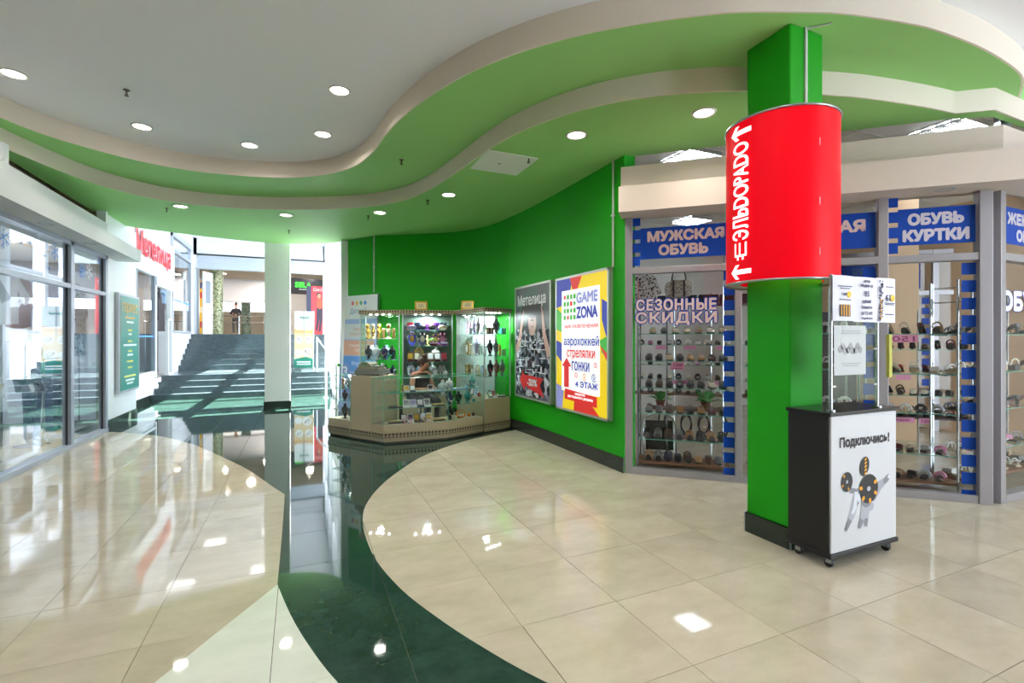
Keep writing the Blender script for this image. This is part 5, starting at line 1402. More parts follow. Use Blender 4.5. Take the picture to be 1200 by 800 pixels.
def shoe_mesh(kind, c):
    if (kind, c) in SPROT: return SPROT[(kind, c)]
    mb = MB()
    if kind == 'loafer':
        loft(mb, [(.125, .02, .015, .06), (.115, .032, .012, .075), (.07, .036, .012, .075), (.03, .034, .012, .062), (-.01, .037, .012, .066), (-.06, .044, .012, .055), (-.1, .04, .012, .042), (-.128, .018, .014, .03)])
        loft(mb, [(.11, .022, .068, .078), (.05, .026, .064, .078), (.0, .02, .06, .07)], 2, 8)
        loft(mb, [(.128, .03, 0, .014), (.05, .038, 0, .013), (-.06, .046, 0, .013), (-.12, .03, 0, .013)], 1, 8)
        mb.box(-.03, .03, .06, .125, 0, .02, 1)
    elif kind == 'sandal':
        loft(mb, [(.125, .03, .0, .024), (.05, .034, 0, .02), (-.06, .044, 0, .016), (-.125, .025, 0, .014)], 1, 8)
        for y, h in ((-.075, .05), (-.03, .062), (.07, .07)):
            mb.tube([(.042 * math.cos(a), y + .01 * math.sin(a), .014 + h * math.sin(a)) for a in (PI * k / 8 for k in range(9))], .0085, 5)
        mb.tube([(-.036, .07, .03), (-.036, .11, .065), (0, .125, .07), (.036, .11, .065), (.036, .07, .03)], .006, 5)
    elif kind == 'slipper':
        loft(mb, [(.125, .03, .0, .03), (.05, .034, 0, .026), (-.06, .044, 0, .018), (-.128, .025, 0, .016)], 1, 8)
        loft(mb, [(.02, .036, .02, .075), (-.03, .042, .015, .074), (-.08, .042, .012, .058), (-.12, .022, .012, .034)], 0, 10)
    elif kind == 'heel':
        loft(mb, [(.115, .026, .075, .12), (.06, .03, .07, .112), (.0, .03, .04, .075), (-.06, .038, .008, .042), (-.1, .03, .004, .032), (-.135, .008, .004, .016)])
        loft(mb, [(.1, .018, .112, .12), (.03, .02, .074, .086), (-.02, .016, .056, .066)], 2, 8)
        mb.cyl((0, .1, 0), (0, .1, .08), .009, .022, 8, mi=1)
    elif kind == 'wedge':
        loft(mb, [(.11, .028, 0, .07), (.04, .032, 0, .055), (-.05, .04, 0, .022), (-.125, .024, 0, .016)], 1, 8)
        for y, h, z in ((-.07, .05, .016), (-.02, .05, .03), (.08, .06, .065)):
            mb.tube([(.04 * math.cos(a), y, z + h * math.sin(a)) for a in (PI * k / 8 for k in range(9))], .009, 5)
    o = mb.build({'loafer': 'loafer_shoe', 'sandal': 'strap_sandal', 'slipper': 'slip_on_mule', 'heel': 'high_heel_shoe', 'wedge': 'wedge_sandal'}[kind], [sm(c), mat('shoe_sole_' + ('d' if c != 'white' else 'l'), '#2c2622' if c != 'white' else '#b8a486', .6), mat('shoe_lining', '#8a7660', .6)], smooth=True)
    COL.objects.unlink(o); SPROT[(kind, c)] = o
    return o
KN = {'loafer': 'loafer', 'sandal': 'strap sandal', 'slipper': 'slip-on mule', 'heel': 'high-heeled shoe', 'wedge': 'wedge sandal'}
def put_shoe(kind, c, pos, rz, where, sc=1.0):
    sc *= 1.02
    o = shoe_mesh(kind, c).copy(); COL.objects.link(o)
    o.location = (pos[0], pos[1], pos[2] + .0008); o.rotation_euler = (0, 0, rz); o.scale = (sc,) * 3
    tag(o, f'{c} {KN[kind]} on {where}', 'shoe', f'{c} {KN[kind]}s on {where}')
def shoe_row(t0, t1, d, z, specs, where, turn=PI, sc=1.0):
    n_ = len(specs)
    for i, (k_, c) in enumerate(specs):
        t = t0 + (t1 - t0) * (i + .5) / n_
        put_shoe(k_, c, L2W(t, d + random.uniform(-.02, .02), z), FA + turn + random.uniform(-.04, .04), where, sc)
random.seed(21)
shelf_glass = glass('shelf_glass', (.9, .97, .94), .8, 1.45)
brown_board = mat('brown_shelf_board', '#7a5238', .5, noise=.1, nscale=10)
pink_card = mat('pink_card', '#dd8cae', .5)
def rack(name, label, t0, t1, d0, d1, zs, posts, ztop, board=None, board_m=None, tags=()):
    e = thing(name, label, 'shelf rack', L2W(0, 0), FA)
    for (pt, pd) in posts:
        p = MB().cyl((pt, pd, 0), (pt, pd, ztop), .011, n=8).build('post', chrome, e)
        MB().cyl((pt, pd, 0), (pt, pd, .012), .03, n=10).build('foot', steel, p)
    for z in zs:
        s_ = MB().box(t0, t1, d0, d1, z - .008, z).build('glass_shelf', shelf_glass, e)
        MB().box(t0, t1, d0 - .002, d0, z - .008, z).build('shelf_edge', glass_edge, s_)
        for (pt, pd) in posts: MB().box(pt - .008, pt + .008, min(pd, d0 + .02), max(pd, d1 - .02), z - .02, z - .0085).build('bracket', chrome, e)
    if board is not None: MB().box(t0, t1, d0, d1, board - .025, board).build('wooden_board', board_m or brown_board, e)
    for (tt, z, w, s_) in tags:
        c = MB().box(tt - w / 2, tt + w / 2, d0 - .006, d0 - .003, z - .075, z - .01).build('pink_tag', pink_card, e)
        if s_: text('lettering', s_, mat('tag_ink', '#8f3a62', .5), c, frame((tt, d0 - .0075, z - .042), (1, 0, 0), (0, 0, 1)), w=w * .7, h=.035, bold=.002)
    return e
# window 5: men's shoes
Z5 = (1.58, 1.26, .945, .645, .34)
rack('shoe_rack', "glass shelf rack of men's shoes behind the discount lettering", .09, 1.1, .28, .62, Z5, ((.1, .634), (.1, .266), (.42, .634), (1.06, .634)), 2.2, .075, None,
     ((.55, 1.26, .14, '1200'), (.25, 1.58, .0001, None), (.95, 1.0, .0001, None)))
w5n = 'shelf behind discount lettering'
shoe_row(.2, 1.1, .45, 1.58, [('loafer', 'beige'), ('loafer', 'black'), ('loafer', 'cream'), ('loafer', 'beige'), ('loafer', 'tan'), ('loafer', 'cream'), ('loafer', 'beige')], 'top glass ' + w5n, 0)
shoe_row(.16, 1.1, .45, 1.26, [('loafer', 'black'), ('loafer', 'black'), ('loafer', 'beige'), ('loafer', 'black'), ('loafer', 'tan'), ('loafer', 'tan'), ('loafer', 'brown'), ('loafer', 'black')], 'fourth glass ' + w5n, 0)
shoe_row(.16, 1.1, .45, .945, [('loafer', 'black'), ('loafer', 'brown'), ('loafer', 'black'), ('loafer', 'black'), ('loafer', 'black'), ('loafer', 'black'), ('loafer', 'cream'), ('loafer', 'black')], 'third glass ' + w5n, 0)
shoe_row(.16, 1.1, .45, .645, [('loafer', 'grey'), ('slipper', 'grey'), ('loafer', 'brown'), ('slipper', 'tan'), ('loafer', 'black'), ('loafer', 'tan'), ('loafer', 'burgundy'), ('loafer', 'black')], 'second glass ' + w5n, 0)
shoe_row(.14, 1.1, .45, .34, [('sandal', 'black'), ('sandal', 'grey'), ('sandal', 'brown'), ('sandal', 'grey'), ('sandal', 'tan'), ('sandal', 'black'), ('sandal', 'tan'), ('sandal', 'black')], 'lowest glass ' + w5n, 0)
shoe_row(.16, 1.05, .45, .075, [('sandal', 'tan'), ('sandal', 'grey'), ('sandal', 'navy'), ('slipper', 'black'), ('sandal', 'brown'), ('slipper', 'tan'), ('slipper', 'brown'), ('slipper', 'grey')], 'wooden board under discount lettering', 0)
# rack further back in the shop
rack('shoe_rack', 'long shoe rack standing deep in the shop behind the bench', -.15, 1.75, 2.9, 3.25, (1.42, 1.08, .84), ((-.1, 3.263), (.5, 3.263), (1.1, 3.263), (1.7, 3.263)), 2.3, .6, None,
     ((.3, 1.42, .2, None), (.75, 1.42, .2, 'SALE'[:0]), (1.25, 1.42, .2, None), (.55, 1.08, .22, '1200'), (.6, .84, .24, '1500'), (1.2, .84, .2, None)))
cl5 = [('sandal', 'white'), ('slipper', 'pink'), ('sandal', 'cream'), ('slipper', 'white'), ('loafer', 'white'), ('sandal', 'black'), ('loafer', 'black'), ('slipper', 'black'), ('sandal', 'navy'), ('loafer', 'brown'), ('slipper', 'cream'), ('sandal', 'silver')]
for z, nm in ((1.42, 'top glass'), (1.08, 'middle glass'), (.84, 'lower glass'), (.6, 'wooden')):
    random.shuffle(cl5)
    shoe_row(-.12, 1.72, 3.06, z, cl5, f'{nm} shelf of rack behind bench', 0)
# wrought iron bench, plants, low mirror, bag, shoe boxes
be = thing('scroll_bench', 'dark wooden bench with black wrought iron ring legs', 'bench', L2W(.75, 2.15), FA)
MB().box(-.6, .55, -.16, .16, .44, .475).build('top', mat('bench_wood', '#6b4128', .5), be, bevel=.005)
iron = mat('wrought_iron', '#141414', .4, .4)
for x in (-.2, .05, .3):
    for y in (-.12, .12):
        MB().tube([(x + .2 * math.cos(a), y, .225 + .215 * math.sin(a)) for a in (2 * PI * k / 24 for k in range(24))], .01, 6, True).build('ring_leg', iron, be, smooth='full')
MB().tube([(-.45, -.12, .44), (-.48, -.12, .22), (-.52, -.12, .012)], .011, 6).build('leg', iron, be); MB().tube([(-.45, .12, .44), (-.48, .12, .22), (-.52, .12, .012)], .011, 6).build('leg', iron, be)
leaf_m = mat('leaf_green', '#3f8a34', .5)
def plant(label, t, d, z, sc):
    e = thing('potted_plant', label, 'plant', L2W(t, d, z), FA)
    MB().lathe([(.05, 0), (.07, .1), (.078, .1), (.07, .085), (.0, .08)], 12).build('pot', mat('pot_brown', '#7a4a34', .6), e, smooth=True)
    for k in range(13):
        a = k * 2.4; L_ = random.uniform(.14, .26) * sc; el = random.uniform(.3, 1.1)
        d_ = Vector((math.cos(a) * math.cos(el), math.sin(a) * math.cos(el), math.sin(el))); s_ = Vector((-math.sin(a), math.cos(a), 0)) * L_ * .2
        b = Vector((0, 0, .08)); m1 = b + d_ * L_ * .55; tp = b + d_ * L_ - Vector((0, 0, L_ * .3))
        MB().add([tuple(b), tuple(m1 - s_), tuple(tp), tuple(m1 + s_), tuple(m1 + Vector((0, 0, .012)))], [(0, 1, 4), (1, 2, 4), (2, 3, 4), (3, 0, 4)]).build('leaf', leaf_m, e)
plant('leafy green potted plant on the wrought iron bench', .95, 2.15, .475, 1.5)
plant('leafy green potted plant at the bench end nearer green wall', .3, 2.15, .475, 1.2)
mi_ = thing('shoe_mirror', 'low dark panel in an arched chrome frame on the shop floor', 'mirror', L2W(.33, .82), FA + .15)
MB(Matrix.Rotation(R(-8), 4, 'X')).box(-.17, .17, -.008, .008, .1, .47).build('panel', mat('mirror_dark', '#1a1a1c', .12), mi_)
MB(Matrix.Rotation(R(-8), 4, 'X')).tube([(-.2, 0, .012), (-.2, 0, .4), (-.17, 0, .5), (-.09, 0, .55), (0, 0, .565), (.09, 0, .55), (.17, 0, .5), (.2, 0, .4), (.2, 0, .012)], .011, 8).build('frame', chrome, mi_, smooth=True)
MB().tube([(-.2, 0, .012), (-.2, .22, .012), (.2, .22, .012), (.2, 0, .012)], .01, 6).build('foot', chrome, mi_)
for k, c in enumerate(('#15161a', '#1c2a30', '#14161c', '#241a20', '#16181c', '#1a1c22')):
    o = MB(T(*L2W(.05 + k * .33, 3.07, 2.1), FA)).box(-.15, .15, -.15, .15, 0, .15).box(-.06, .06, -.152, -.15, .04, .1).build('shoe_box', mat('box_dark_%d' % k, c, .5), None, bevel=.003)
    tag(o, 'dark shoe box in the row on top of the deep shoe rack', 'box', 'dark shoe boxes on the deep rack')
MB().box(-.15, 1.75, 2.9, 3.25, 2.08, 2.1).build('box_board', mat('box_board', '#4c4c50', .5), bpy.data.objects['shoe_rack.001'])
rail = thing('hanging_rail', 'thin chrome rail across the discount window above the shoes', 'rail', L2W(0, 0), FA)
MB().cyl((.05, .5, 2.36), (1.15, .5, 2.4), .008, n=8).build('bar', chrome, rail)
for t in (.1, 1.06): MB().cyl((t, .5, 2.36 + .0364 * t), (t, .5, 2.885), .005, n=6).build('hanger_rod', chrome, rail)
def pattern(name, c1, c2, sc):
    m = bpy.data.materials.new(name); m.use_nodes = True; nt = m.node_tree; b = nt.nodes['Principled BSDF']
    tc = nt.nodes.new('ShaderNodeTexCoord'); v = nt.nodes.new('ShaderNodeTexVoronoi'); v.inputs['Scale'].default_value = sc
    cr = nt.nodes.new('ShaderNodeValToRGB'); cr.color_ramp.interpolation = 'CONSTANT'; cr.color_ramp.elements[0].color = hexc(c1); cr.color_ramp.elements[1].position = .38; cr.color_ramp.elements[1].color = hexc(c2)
    nt.links.new(tc.outputs['Object'], v.inputs['Vector']); nt.links.new(v.outputs['Distance'], cr.inputs[0]); nt.links.new(cr.outputs[0], b.inputs['Base Color']); b.inputs['Roughness'].default_value = .7
    MATS[name] = m
    return m
bg_ = thing('handbag', 'pale patterned handbag with dark straps hanging above the discount lettering', 'bag', L2W(.56, .5, 2.02), FA)
bm_ = MB(); loft(bm_, [(-.05, .15, .0, .2), (0, .165, -.01, .21), (.05, .15, 0, .2)], 0, 14)
bm_.build('bag_body', pattern('bag_print', '#8a7a70', '#cbc2b8', 40), bg_, smooth=True)
for s_ in (-.06, .06): MB().box(s_ - .01, s_ + .01, -.062, -.052, .0, .2).build('strap', mat('bag_strap', '#3a3434', .6), bg_)
MB().tube([(.08 * math.cos(a), 0, .2 + .16 * math.sin(a)) for a in (PI * k / 10 for k in range(11))], .008, 6).build('handle', mat('bag_strap2', '#3a3434', .6), bg_)
def garment(name, label, loc, rz, kind, m, group=None, hanger=True, sc=1.0, cat='clothing'):
    e = thing(name, label, cat, loc, rz, group); e.scale = (sc,) * 3
    if kind == 'top':
        half = [(0, 0), (.06, .015), (.2, -.05), (.33, -.36), (.25, -.42), (.19, -.22), (.2, -.66), (0, -.68)]
    elif kind == 'trousers':
        half = [(0, 0), (.17, 0), (.2, -.25), (.17, -.95), (.05, -.95), (.015, -.34), (0, -.32)]
    else:
        half = [(0, 0), (.06, .015), (.2, -.05), (.32, -.5), (.24, -.54), (.19, -.25), (.22, -.7), (.2, -1.2), (.06, -1.2), (.015, -.72), (0, -.7)]
    outline = [(-x, z) for x, z in half[::-1][:-1]] + half
    outline = [p for i, p in enumerate(outline) if i == 0 or p != outline[i - 1]]
    M_ = frame((0, 0, 0), (1, 0, 0), (0, 0, 1))
    o = MB(M_).prism(outline, -.045, .045).build('cloth', m, e, bevel=.02)
    if hanger:
        MB().tube([(-.19, 0, -.045), (0, 0, .035), (0, 0, .06), (.018, 0, .085), (0, 0, .1), (-.014, 0, .085)], .005, 6).build('hanger', chrome, e)
    return e
garment('patterned_blouse', 'black and white patterned blouse hanging at the discount window', L2W(.165, .5, 2.304), FA, 'top', pattern('blouse_print', '#2a2224', '#d8d2d0', 22), sc=.62)
# window 7 : women's shoes
Z7 = (1.57, 1.17, .775, .365)
rack('shoe_rack', "glass shelf rack of women's sandals beside the corner post", 2.36, 3.15, .24, .56, Z7, ((2.42, .573), (3.06, .573), (3.135, .226)), 2.1, .1, None, ((2.66, 1.57, .3, ''),))
w7n = 'beside the corner post'
shoe_row(2.42, 3.12, .4, 1.57, [('wedge', 'burgundy'), ('wedge', 'beige'), ('wedge', 'cream'), ('heel', 'brown'), ('wedge', 'tan')], 'top shelf ' + w7n, PI * .84, .92)
shoe_row(2.42, 3.12, .4, 1.17, [('wedge', 'beige'), ('wedge', 'cream'), ('wedge', 'white'), ('slipper', 'white')], 'third shelf ' + w7n, PI * .84, .92)
shoe_row(2.42, 3.12, .4, .775, [('sandal', 'white'), ('sandal', 'silver'), ('sandal', 'white'), ('sandal', 'black'), ('sandal', 'silver')], 'second shelf ' + w7n, PI * .84, .92)
shoe_row(2.42, 3.12, .4, .365, [('slipper', 'navy'), ('sandal', 'grey'), ('slipper', 'burgundy'), ('sandal', 'cream'), ('slipper', 'silver'), ('sandal', 'pink')], 'lowest glass shelf ' + w7n, PI * .84, .92)
shoe_row(2.42, 3.12, .4, .1, [('slipper', 'white'), ('sandal', 'white'), ('sandal', 'tan'), ('slipper', 'black'), ('sandal', 'silver'), ('sandal', 'pink')], 'wooden board ' + w7n, PI * .84, .92)
MB().box(2.5, 2.82, .232, .236, 1.485, 1.56).build('pink_tag', pink_card, bpy.data.objects['shoe_rack.002'])
text('lettering', '1500', mat('tag_ink', '#8f3a62', .5), bpy.data.objects['shoe_rack.002'], frame((2.66, .231, 1.52), (-1, 0, 0), (0, 0, 1)), w=.26, h=.05, bold=.002, ext=-.001)
# window 6 strip seen past the stand
rack('shoe_rack', 'glass shelf rack behind the window hidden by the green column', 1.3, 2.34, .26, .56, (1.58, 1.2, .82, .44), ((1.34, .573), (2.3, .573)), 2.1, .1)
for z, nm, ks in ((1.58, 'top', 'heel'), (1.2, 'third', 'wedge'), (.82, 'second', 'sandal'), (.44, 'lowest', 'slipper')):
    shoe_row(1.36, 2.32, .4, z, [(ks, c) for c in ('black', 'beige', 'white', 'brown', 'silver', 'white')], f'{nm} glass shelf behind the green column', PI * .86)
# racks deeper behind window 7
rack('shoe_rack', 'free-standing shoe rack in the middle of the shop behind the sandals', 3.0, 4.3, 2.0, 2.35, (1.38, 1.06, .78), ((3.05, 2.363), (3.65, 2.363), (4.25, 2.363)), 1.9, .5, mat('dark_board2', '#3f2a24', .5),
     ((3.35, 1.06, .16, None), (3.3, .5, .34, 'РАСПРОДАЖА'), (3.6, .5, .16, '1200')))
for z, nm in ((1.38, 'top glass'), (1.06, 'middle glass'), (.78, 'lower glass'), (.5, 'dark wooden')):
    shoe_row(3.05, 4.25, 2.16, z, [(random.choice(('heel', 'heel', 'wedge', 'loafer')), random.choice(('black', 'brown', 'cream', 'burgundy', 'black', 'red'))) for _ in range(9)], f'{nm} shelf of free-standing mid-shop rack', PI * .86)
# window 8 side
w8r = thing('shoe_rack', 'shoe rack behind the corner window beside the entrance', 'shelf rack', (5.93, 2.31, 0), 0)
for z in (1.57, 1.17, .775, .365):
    s_ = MB().box(.2, 1.9, .3, .6, z - .008, z).build('glass_shelf', shelf_glass, w8r); MB().box(.2, 1.9, .298, .3, z - .008, z).build('shelf_edge', glass_edge, s_)
MB().box(.2, 1.9, .3, .6, .075, .1).build('wooden_board', brown_board, w8r)
for x in (.26, 1.05, 1.84): MB().cyl((x, .613, 0), (x, .613, 2.1), .012, n=8).build('post', chrome, w8r)
for x in (.26, 1.05, 1.84):
    for z in (2.05, 1.9): MB().cyl((x, .613, z), (x, .3, z), .006, n=6).build('arm', chrome, w8r)
for z, nm, kc in ((1.57, 'top glass', [('wedge', 'grey'), ('heel', 'black'), ('wedge', 'tan')]), (1.17, 'third glass', [('wedge', 'white'), ('wedge', 'cream'), ('heel', 'burgundy')]), (.775, 'second glass', [('wedge', 'navy'), ('heel', 'black'), ('heel', 'pink')]),
                  (.365, 'lowest glass', [('sandal', 'white'), ('slipper', 'pink'), ('sandal', 'silver')]), (.1, 'wooden board', [('slipper', 'white'), ('sandal', 'white'), ('slipper', 'grey')])):
    for i, (k_, c) in enumerate(kc * 2):
        put_shoe(k_, c, (5.93 + .3 + i * .28, 2.31 + .45, z), PI - .45 + random.uniform(-.08, .08), f'{nm} shelf beside the entrance'.replace('board shelf', 'board'))
# far partition with stickers, seen from inside
gp = thing('glass_partition', 'far interior glass partition with blue sticker squares and reversed lettering', 'partition', L2W(3.3, 4.2), FA)
for x in (-.1, 1.3, 2.6): MB().box(x - .04, x + .04, -.04, .04, 0, 3.0).build('post', alu, gp)
MB().box(-.1, 2.6, -.03, .03, 2.25, 2.32).build('transom', alu, gp); MB().box(-.1, 2.6, -.03, .03, 2.93, 3.0).build('head', alu, gp)
for x in (-.06, 1.34): MB().box(x, x + 1.22, -.003, .003, .05, 2.93).build('pane', glass_clear, gp)
for k in range(10): MB().box(1.12, 1.22, -.006, -.004, 2.1 - k * .17, 2.21 - k * .17).build('blue_square', blue_v, gp)
sp_ = MB().box(-.05, 1.1, -.007, -.004, 2.36, 2.8).build('sign_panel', blue_d, gp)
text('lettering', 'ВЕРХНЯЯ\nОДЕЖДА', mat('faint_lettering', '#34507e', .5), sp_, frame((.5, -.009, 2.58), (-1, 0, 0), (0, 0, 1)), w=.75, h=.3, bold=.004, ext=-.0006)
dk = MB(T(*L2W(2.75, 3.6), FA)).box(-.5, .5, -.2, .2, 0, 1.9).box(-.52, .52, -.22, .22, 1.9, 1.95).build('dark_cabinet', mat('cabinet_dark', '#3a3236', .4))
tag(dk, 'tall dark cabinet standing deep in the shoe shop', 'cabinet')
pc = struct(MB(T(*L2W(3.75, 3.3), FA)).box(-.2, .2, -.2, .2, 0, ZC).build('column_shop', peach))
# ================================================================== FAR SIDE AND LEFT SHOPS
# ---- stair hall: standee banner, handrail, children banner, menu board
def food_print(par, M, w, h, sc=1.0):
    wh = mat('print_white', '#eef2f0', .45); og = mat('print_orange', '#e8b878', .5); gr = mat('print_green', '#2f8f76', .5); dk_ = mat('print_dark', '#4a3a36', .5)
    prints(par, M, [[(-w / 2, h * .62), (w / 2, h * .62), (w / 2, h * .7), (-w / 2, h * .7)]], og, 1)
    prints(par, M, [[(-w / 2, h * .18), (w / 2, h * .18), (w / 2, h * .625), (-w / 2, h * .62)]], mat('print_sand', '#e9cda0', .5), 1)
    prints(par, M, [[(-w / 2, 0), (w / 2, 0), (w / 2, h * .16), (w * .1, h * .2), (-w / 2, h * .16)]], gr, 2)
    text('lettering', 'Нежный', gr, par, M @ Matrix.Translation((0, h * .9, .002)), w=w * .5, h=h * .05, bold=.003, shear=.3)
    for z in (.72, .675): prints(par, M, [[(-w * .38, h * z), (w * .38, h * z), (w * .38, h * (z + .02)), (-w * .38, h * (z + .02))]], wh, 2, 'printed_line')
    for cx_, cz, r in ((-.24, .5, .2), (.25, .5, .2), (.18, .28, .25)):
        prints(par, M, [blob((cx_ * w, cz * h), r * w, r * w)], wh, 3, 'printed_plate')
        random.seed(int(cz * 100))
        for k in range(9):
            a = k * .7; rr = r * w * .55
            prints(par, M, [blob((cx_ * w + rr * math.cos(a * 1.7) * .8, cz * h + rr * math.sin(a * 1.3) * .8), rr * .28, rr * .2, a, 7)], [mat('food_red', '#a8483c', .5), mat('food_green', '#6f9a4c', .5), mat('food_tan', '#c99a5c', .5), dk_][k % 4], 4, 'printed_food')
    prints(par, M, [blob((-.28 * w, .27 * h), .2 * w, .2 * w)], wh, 5, 'printed_badge')
    for z in (.1, .06): prints(par, M, [[(-w * .36, h * z), (w * .36, h * z), (w * .36, h * (z + .022)), (-w * .36, h * (z + .022))]], wh, 3, 'printed_line')
stn = thing('standee_banner', 'tall white and orange food advertising banner standing on the stair landing', 'banner', (.10, 16.75, .56), R(-14))
sb = MB(Matrix.Rotation(R(-2), 4, 'X')).box(-.29, .29, -.01, .01, .03, 1.84).build('banner_sheet', mat('print_white', '#eef2f0', .45), stn)
food_print(sb, Matrix.Rotation(R(-2), 4, 'X') @ frame((0, -.012, .03), (1, 0, 0), (0, 0, 1)), .58, 1.8)
MB().box(-.31, .31, -.1, .1, 0, .04).build('base', steel, stn)
MB().cyl((0, .03, .03), (0, -.03 + .06, 1.84), .012, n=8).build('support_pole', steel, stn)
hr_ = thing('handrail', 'slender curved white handrail with green end cap beside the stair window', 'handrail', (.55, 13.5, 0))
pth = spline([(.47, 16.2, 1.56), (.5, 15.2, 1.46), (.54, 14.2, 1.36), (.62, 13, 1.2), (.69, 11.9, 1.06), (.74, 10.75, .97)], 5)
rl_ = MB().tube([(p[0] - .55, p[1] - 13.5, p[2]) for p in pth], .02, 8).build('rail', mat('rail_grey_white', '#d4d8dc', .3), hr_, smooth=True)
MB().ball((.19, -2.77, .97), .035, n=10).build('end_cap', mat('cap_green', '#3fae2c', .4), hr_, smooth='full')
for (x, y, z0, z1) in ((.47, 16.1, .56, 1.55), (.60, 13.3, 0, 1.25), (.72, 11.2, 0, 1.01)):
    MB().cyl((x - .55, y - 13.5, z0), (x - .55, y - 13.5, z1), .022, n=10).build('post', white_panel, hr_)
    MB().cyl((x - .55, y - 13.5, z0), (x - .55, y - 13.5, z0 + .015), .06, n=12).build('foot', white_panel, hr_)
# children's shop banner leaning at the green wall
a = math.atan2(10.02 - 10.82, 1.39 - .88)
cb = thing('directory_banner', "tall white and blue children's shop directory leaning on green wall", 'banner', (1.06, 10.36, 0), a)
MBc = Matrix.Rotation(R(-2), 4, 'X')
cs2 = MB(MBc).box(-.56, .56, -.02, .02, .01, 2.42).build('board', mat('print_blue_pale', '#9db2e0', .5), cb)
MB(MBc).box(.56, .575, -.024, .024, .01, 2.43).build('edge_rail', steel, cb); MB(MBc).box(-.575, -.56, -.024, .024, .01, 2.43).build('edge_rail', steel, cb)
Mb = MBc @ frame((0, -.021, .01), (1, 0, 0), (0, 0, 1))
rect = lambda x0, x1, z0, z1: [(x0, z0), (x1, z0), (x1, z1), (x0, z1)]
prints(cs2, Mb, [rect(-.56, .56, 1.92, 2.41)], mat('print_head', '#e3e6ea', .5), 1, 'printed_panel')
for c_, z0, z1, s_, tm in (('#d4d8de', 1.5, 1.82, 'Товары для\nноворожденных', '#d89a6a'), ('#dca890', 1.17, 1.48, 'Канцелярские\nтовары', '#eceef2'), ('#5f96dc', .84, 1.15, 'Игрушки', '#e4ecfa'), ('#c9a8cc', .55, .82, '', '#ffffff')):
    prints(cs2, Mb, [rect(-.48, .5, z0, z1)], mat('print' + c_, c_, .5), 1, 'printed_bar')
    if s_: text('lettering', s_, mat('ink' + tm, tm, .5), cs2, Mb @ Matrix.Translation((.05, (z0 + z1) / 2, .002)), w=.62 if '\n' in s_ else .45, h=.18 if '\n' in s_ else .11)
text('lettering', 'Детский', mat('ink_blue', '#5a74b8', .5), cs2, Mb @ Matrix.Translation((-.02, 2.08, .002)), w=.5, h=.13)
for k, c_ in enumerate(('#d86a7a', '#e8b060', '#5fae84', '#5a90d8')):
    prints(cs2, Mb, [blob((-.2 + k * .13, 2.25), .045, .05, k * .5, 7)], mat('hand' + c_, c_, .5), 2, 'printed_mark')
prints(cs2, Mb, [[(-.54, .35), (-.54, .95), (-.3, 1.02), (-.1, .5), (-.2, .35)]], mat('print_house', '#7f97d6', .5), 3, 'printed_shape')
text('lettering', '3', mat('ink_white2', '#e6ecf8', .5), cs2, Mb @ Matrix.Translation((-.38, .83, .004)), w=.13, h=.2, bold=.01)
text('lettering', 'этаж', mat('ink_white2', '#e6ecf8', .5), cs2, Mb @ Matrix.Translation((-.36, .66, .004)), w=.16, h=.05)
# green menu board on the pilaster
mb_t = thing('menu_board', 'tall green menu board with yellow and white lines on white pilaster', 'board', (XL + .01, 11.04, .56))
MB().box(0, .05, -.60, .56, 0, 1.77).build('case', mat('board_silver', '#b9bec6', .35, .4), mb_t)
fs_ = MB().box(.05, .054, -.55, .52, .04, 1.73).build('board_face', mat('menu_teal', '#2f9486', .3), mb_t)
Mm = frame((.0545, -.015, 0), (0, 1, 0), (0, 0, 1))
text('lettering', 'гермес', mat('menu_gold', '#d8b060', .5), fs_, Mm @ Matrix.Translation((.0, 1.5, .002)), w=.85, h=.22, bold=.006)
my = mat('menu_yellow', '#d6d05a', .5); mw = mat('menu_white', '#e4ecea', .5)
for z, w, c_ in ((1.33, .55, mat('menu_gold', '#d8b060', .5)), (1.25, .4, mw), (1.1, .24, my), (1.03, .18, mw), (.9, .25, my), (.83, .75, mw), (.72, .24, my), (.65, .32, mw), (.53, .36, my), (.42, .26, my), (.26, .66, my), (.19, .5, mw), (.13, .36, mw)):
    prints(fs_, Mm, [rect(-w / 2, w / 2, z, z + .035)], c_, 1, 'printed_line')
for x in (-.53, .5): prints(fs_, Mm, [rect(x, x + .012, .06, 1.71)], mat('menu_copper', '#b07a54', .5), 1, 'printed_border')
# ---- red-lettered shop interior
dark_shop = mat('dark_shop_wall', '#2a2830', .7)
struct(MB().box(-7.2, -7.1, 11.7, 19.6, 0, 4.6).box(-7.2, -3.6, 19.5, 19.6, 0, 4.6).box(-7.2, XW - .1, 11.66, 11.72, 0, 4.6).build('wall_far_shop', mat('far_shop_wall', '#8f8c90', .7)))
struct(MB().box(-7.2, XW - .3, 11.7, 19.6, 4.1, 4.2).build('ceiling_far_shop', dark_shop))
struct(MB().box(-7.2, XW - .05, 11.7, 19.6, .5, .56).build('floor_far_shop', gal_floor))
gt = thing('security_gate', 'slim white anti-theft gate standing in the shop doorway', 'gate', (XW + .12, 15.6, .56), 0)
MB().box(-.03, .03, -.22, -.18, .0, 1.5).box(-.03, .03, .18, .22, 0, 1.5).box(-.03, .03, -.22, .22, 1.46, 1.5).build('frame', white_panel, gt); MB().box(-.05, .05, -.25, .25, 0, .05).build('base', white_panel, gt)
gr_ = thing('wire_grid_rack', 'black wire grid display rack inside the red-lettered shop', 'rack', (-4.6, 16.4, .56), 0)
for k in range(13): MB().cyl((0, -1.2 + k * .2, 0), (0, -1.2 + k * .2, 1.9), .006, n=5).build('wire', white_panel, gr_)
for k in range(9): MB().cyl((0, -1.2, .1 + k * .22), (0, 1.2, .1 + k * .22), .006, n=5).build('wire', white_panel, gr_)
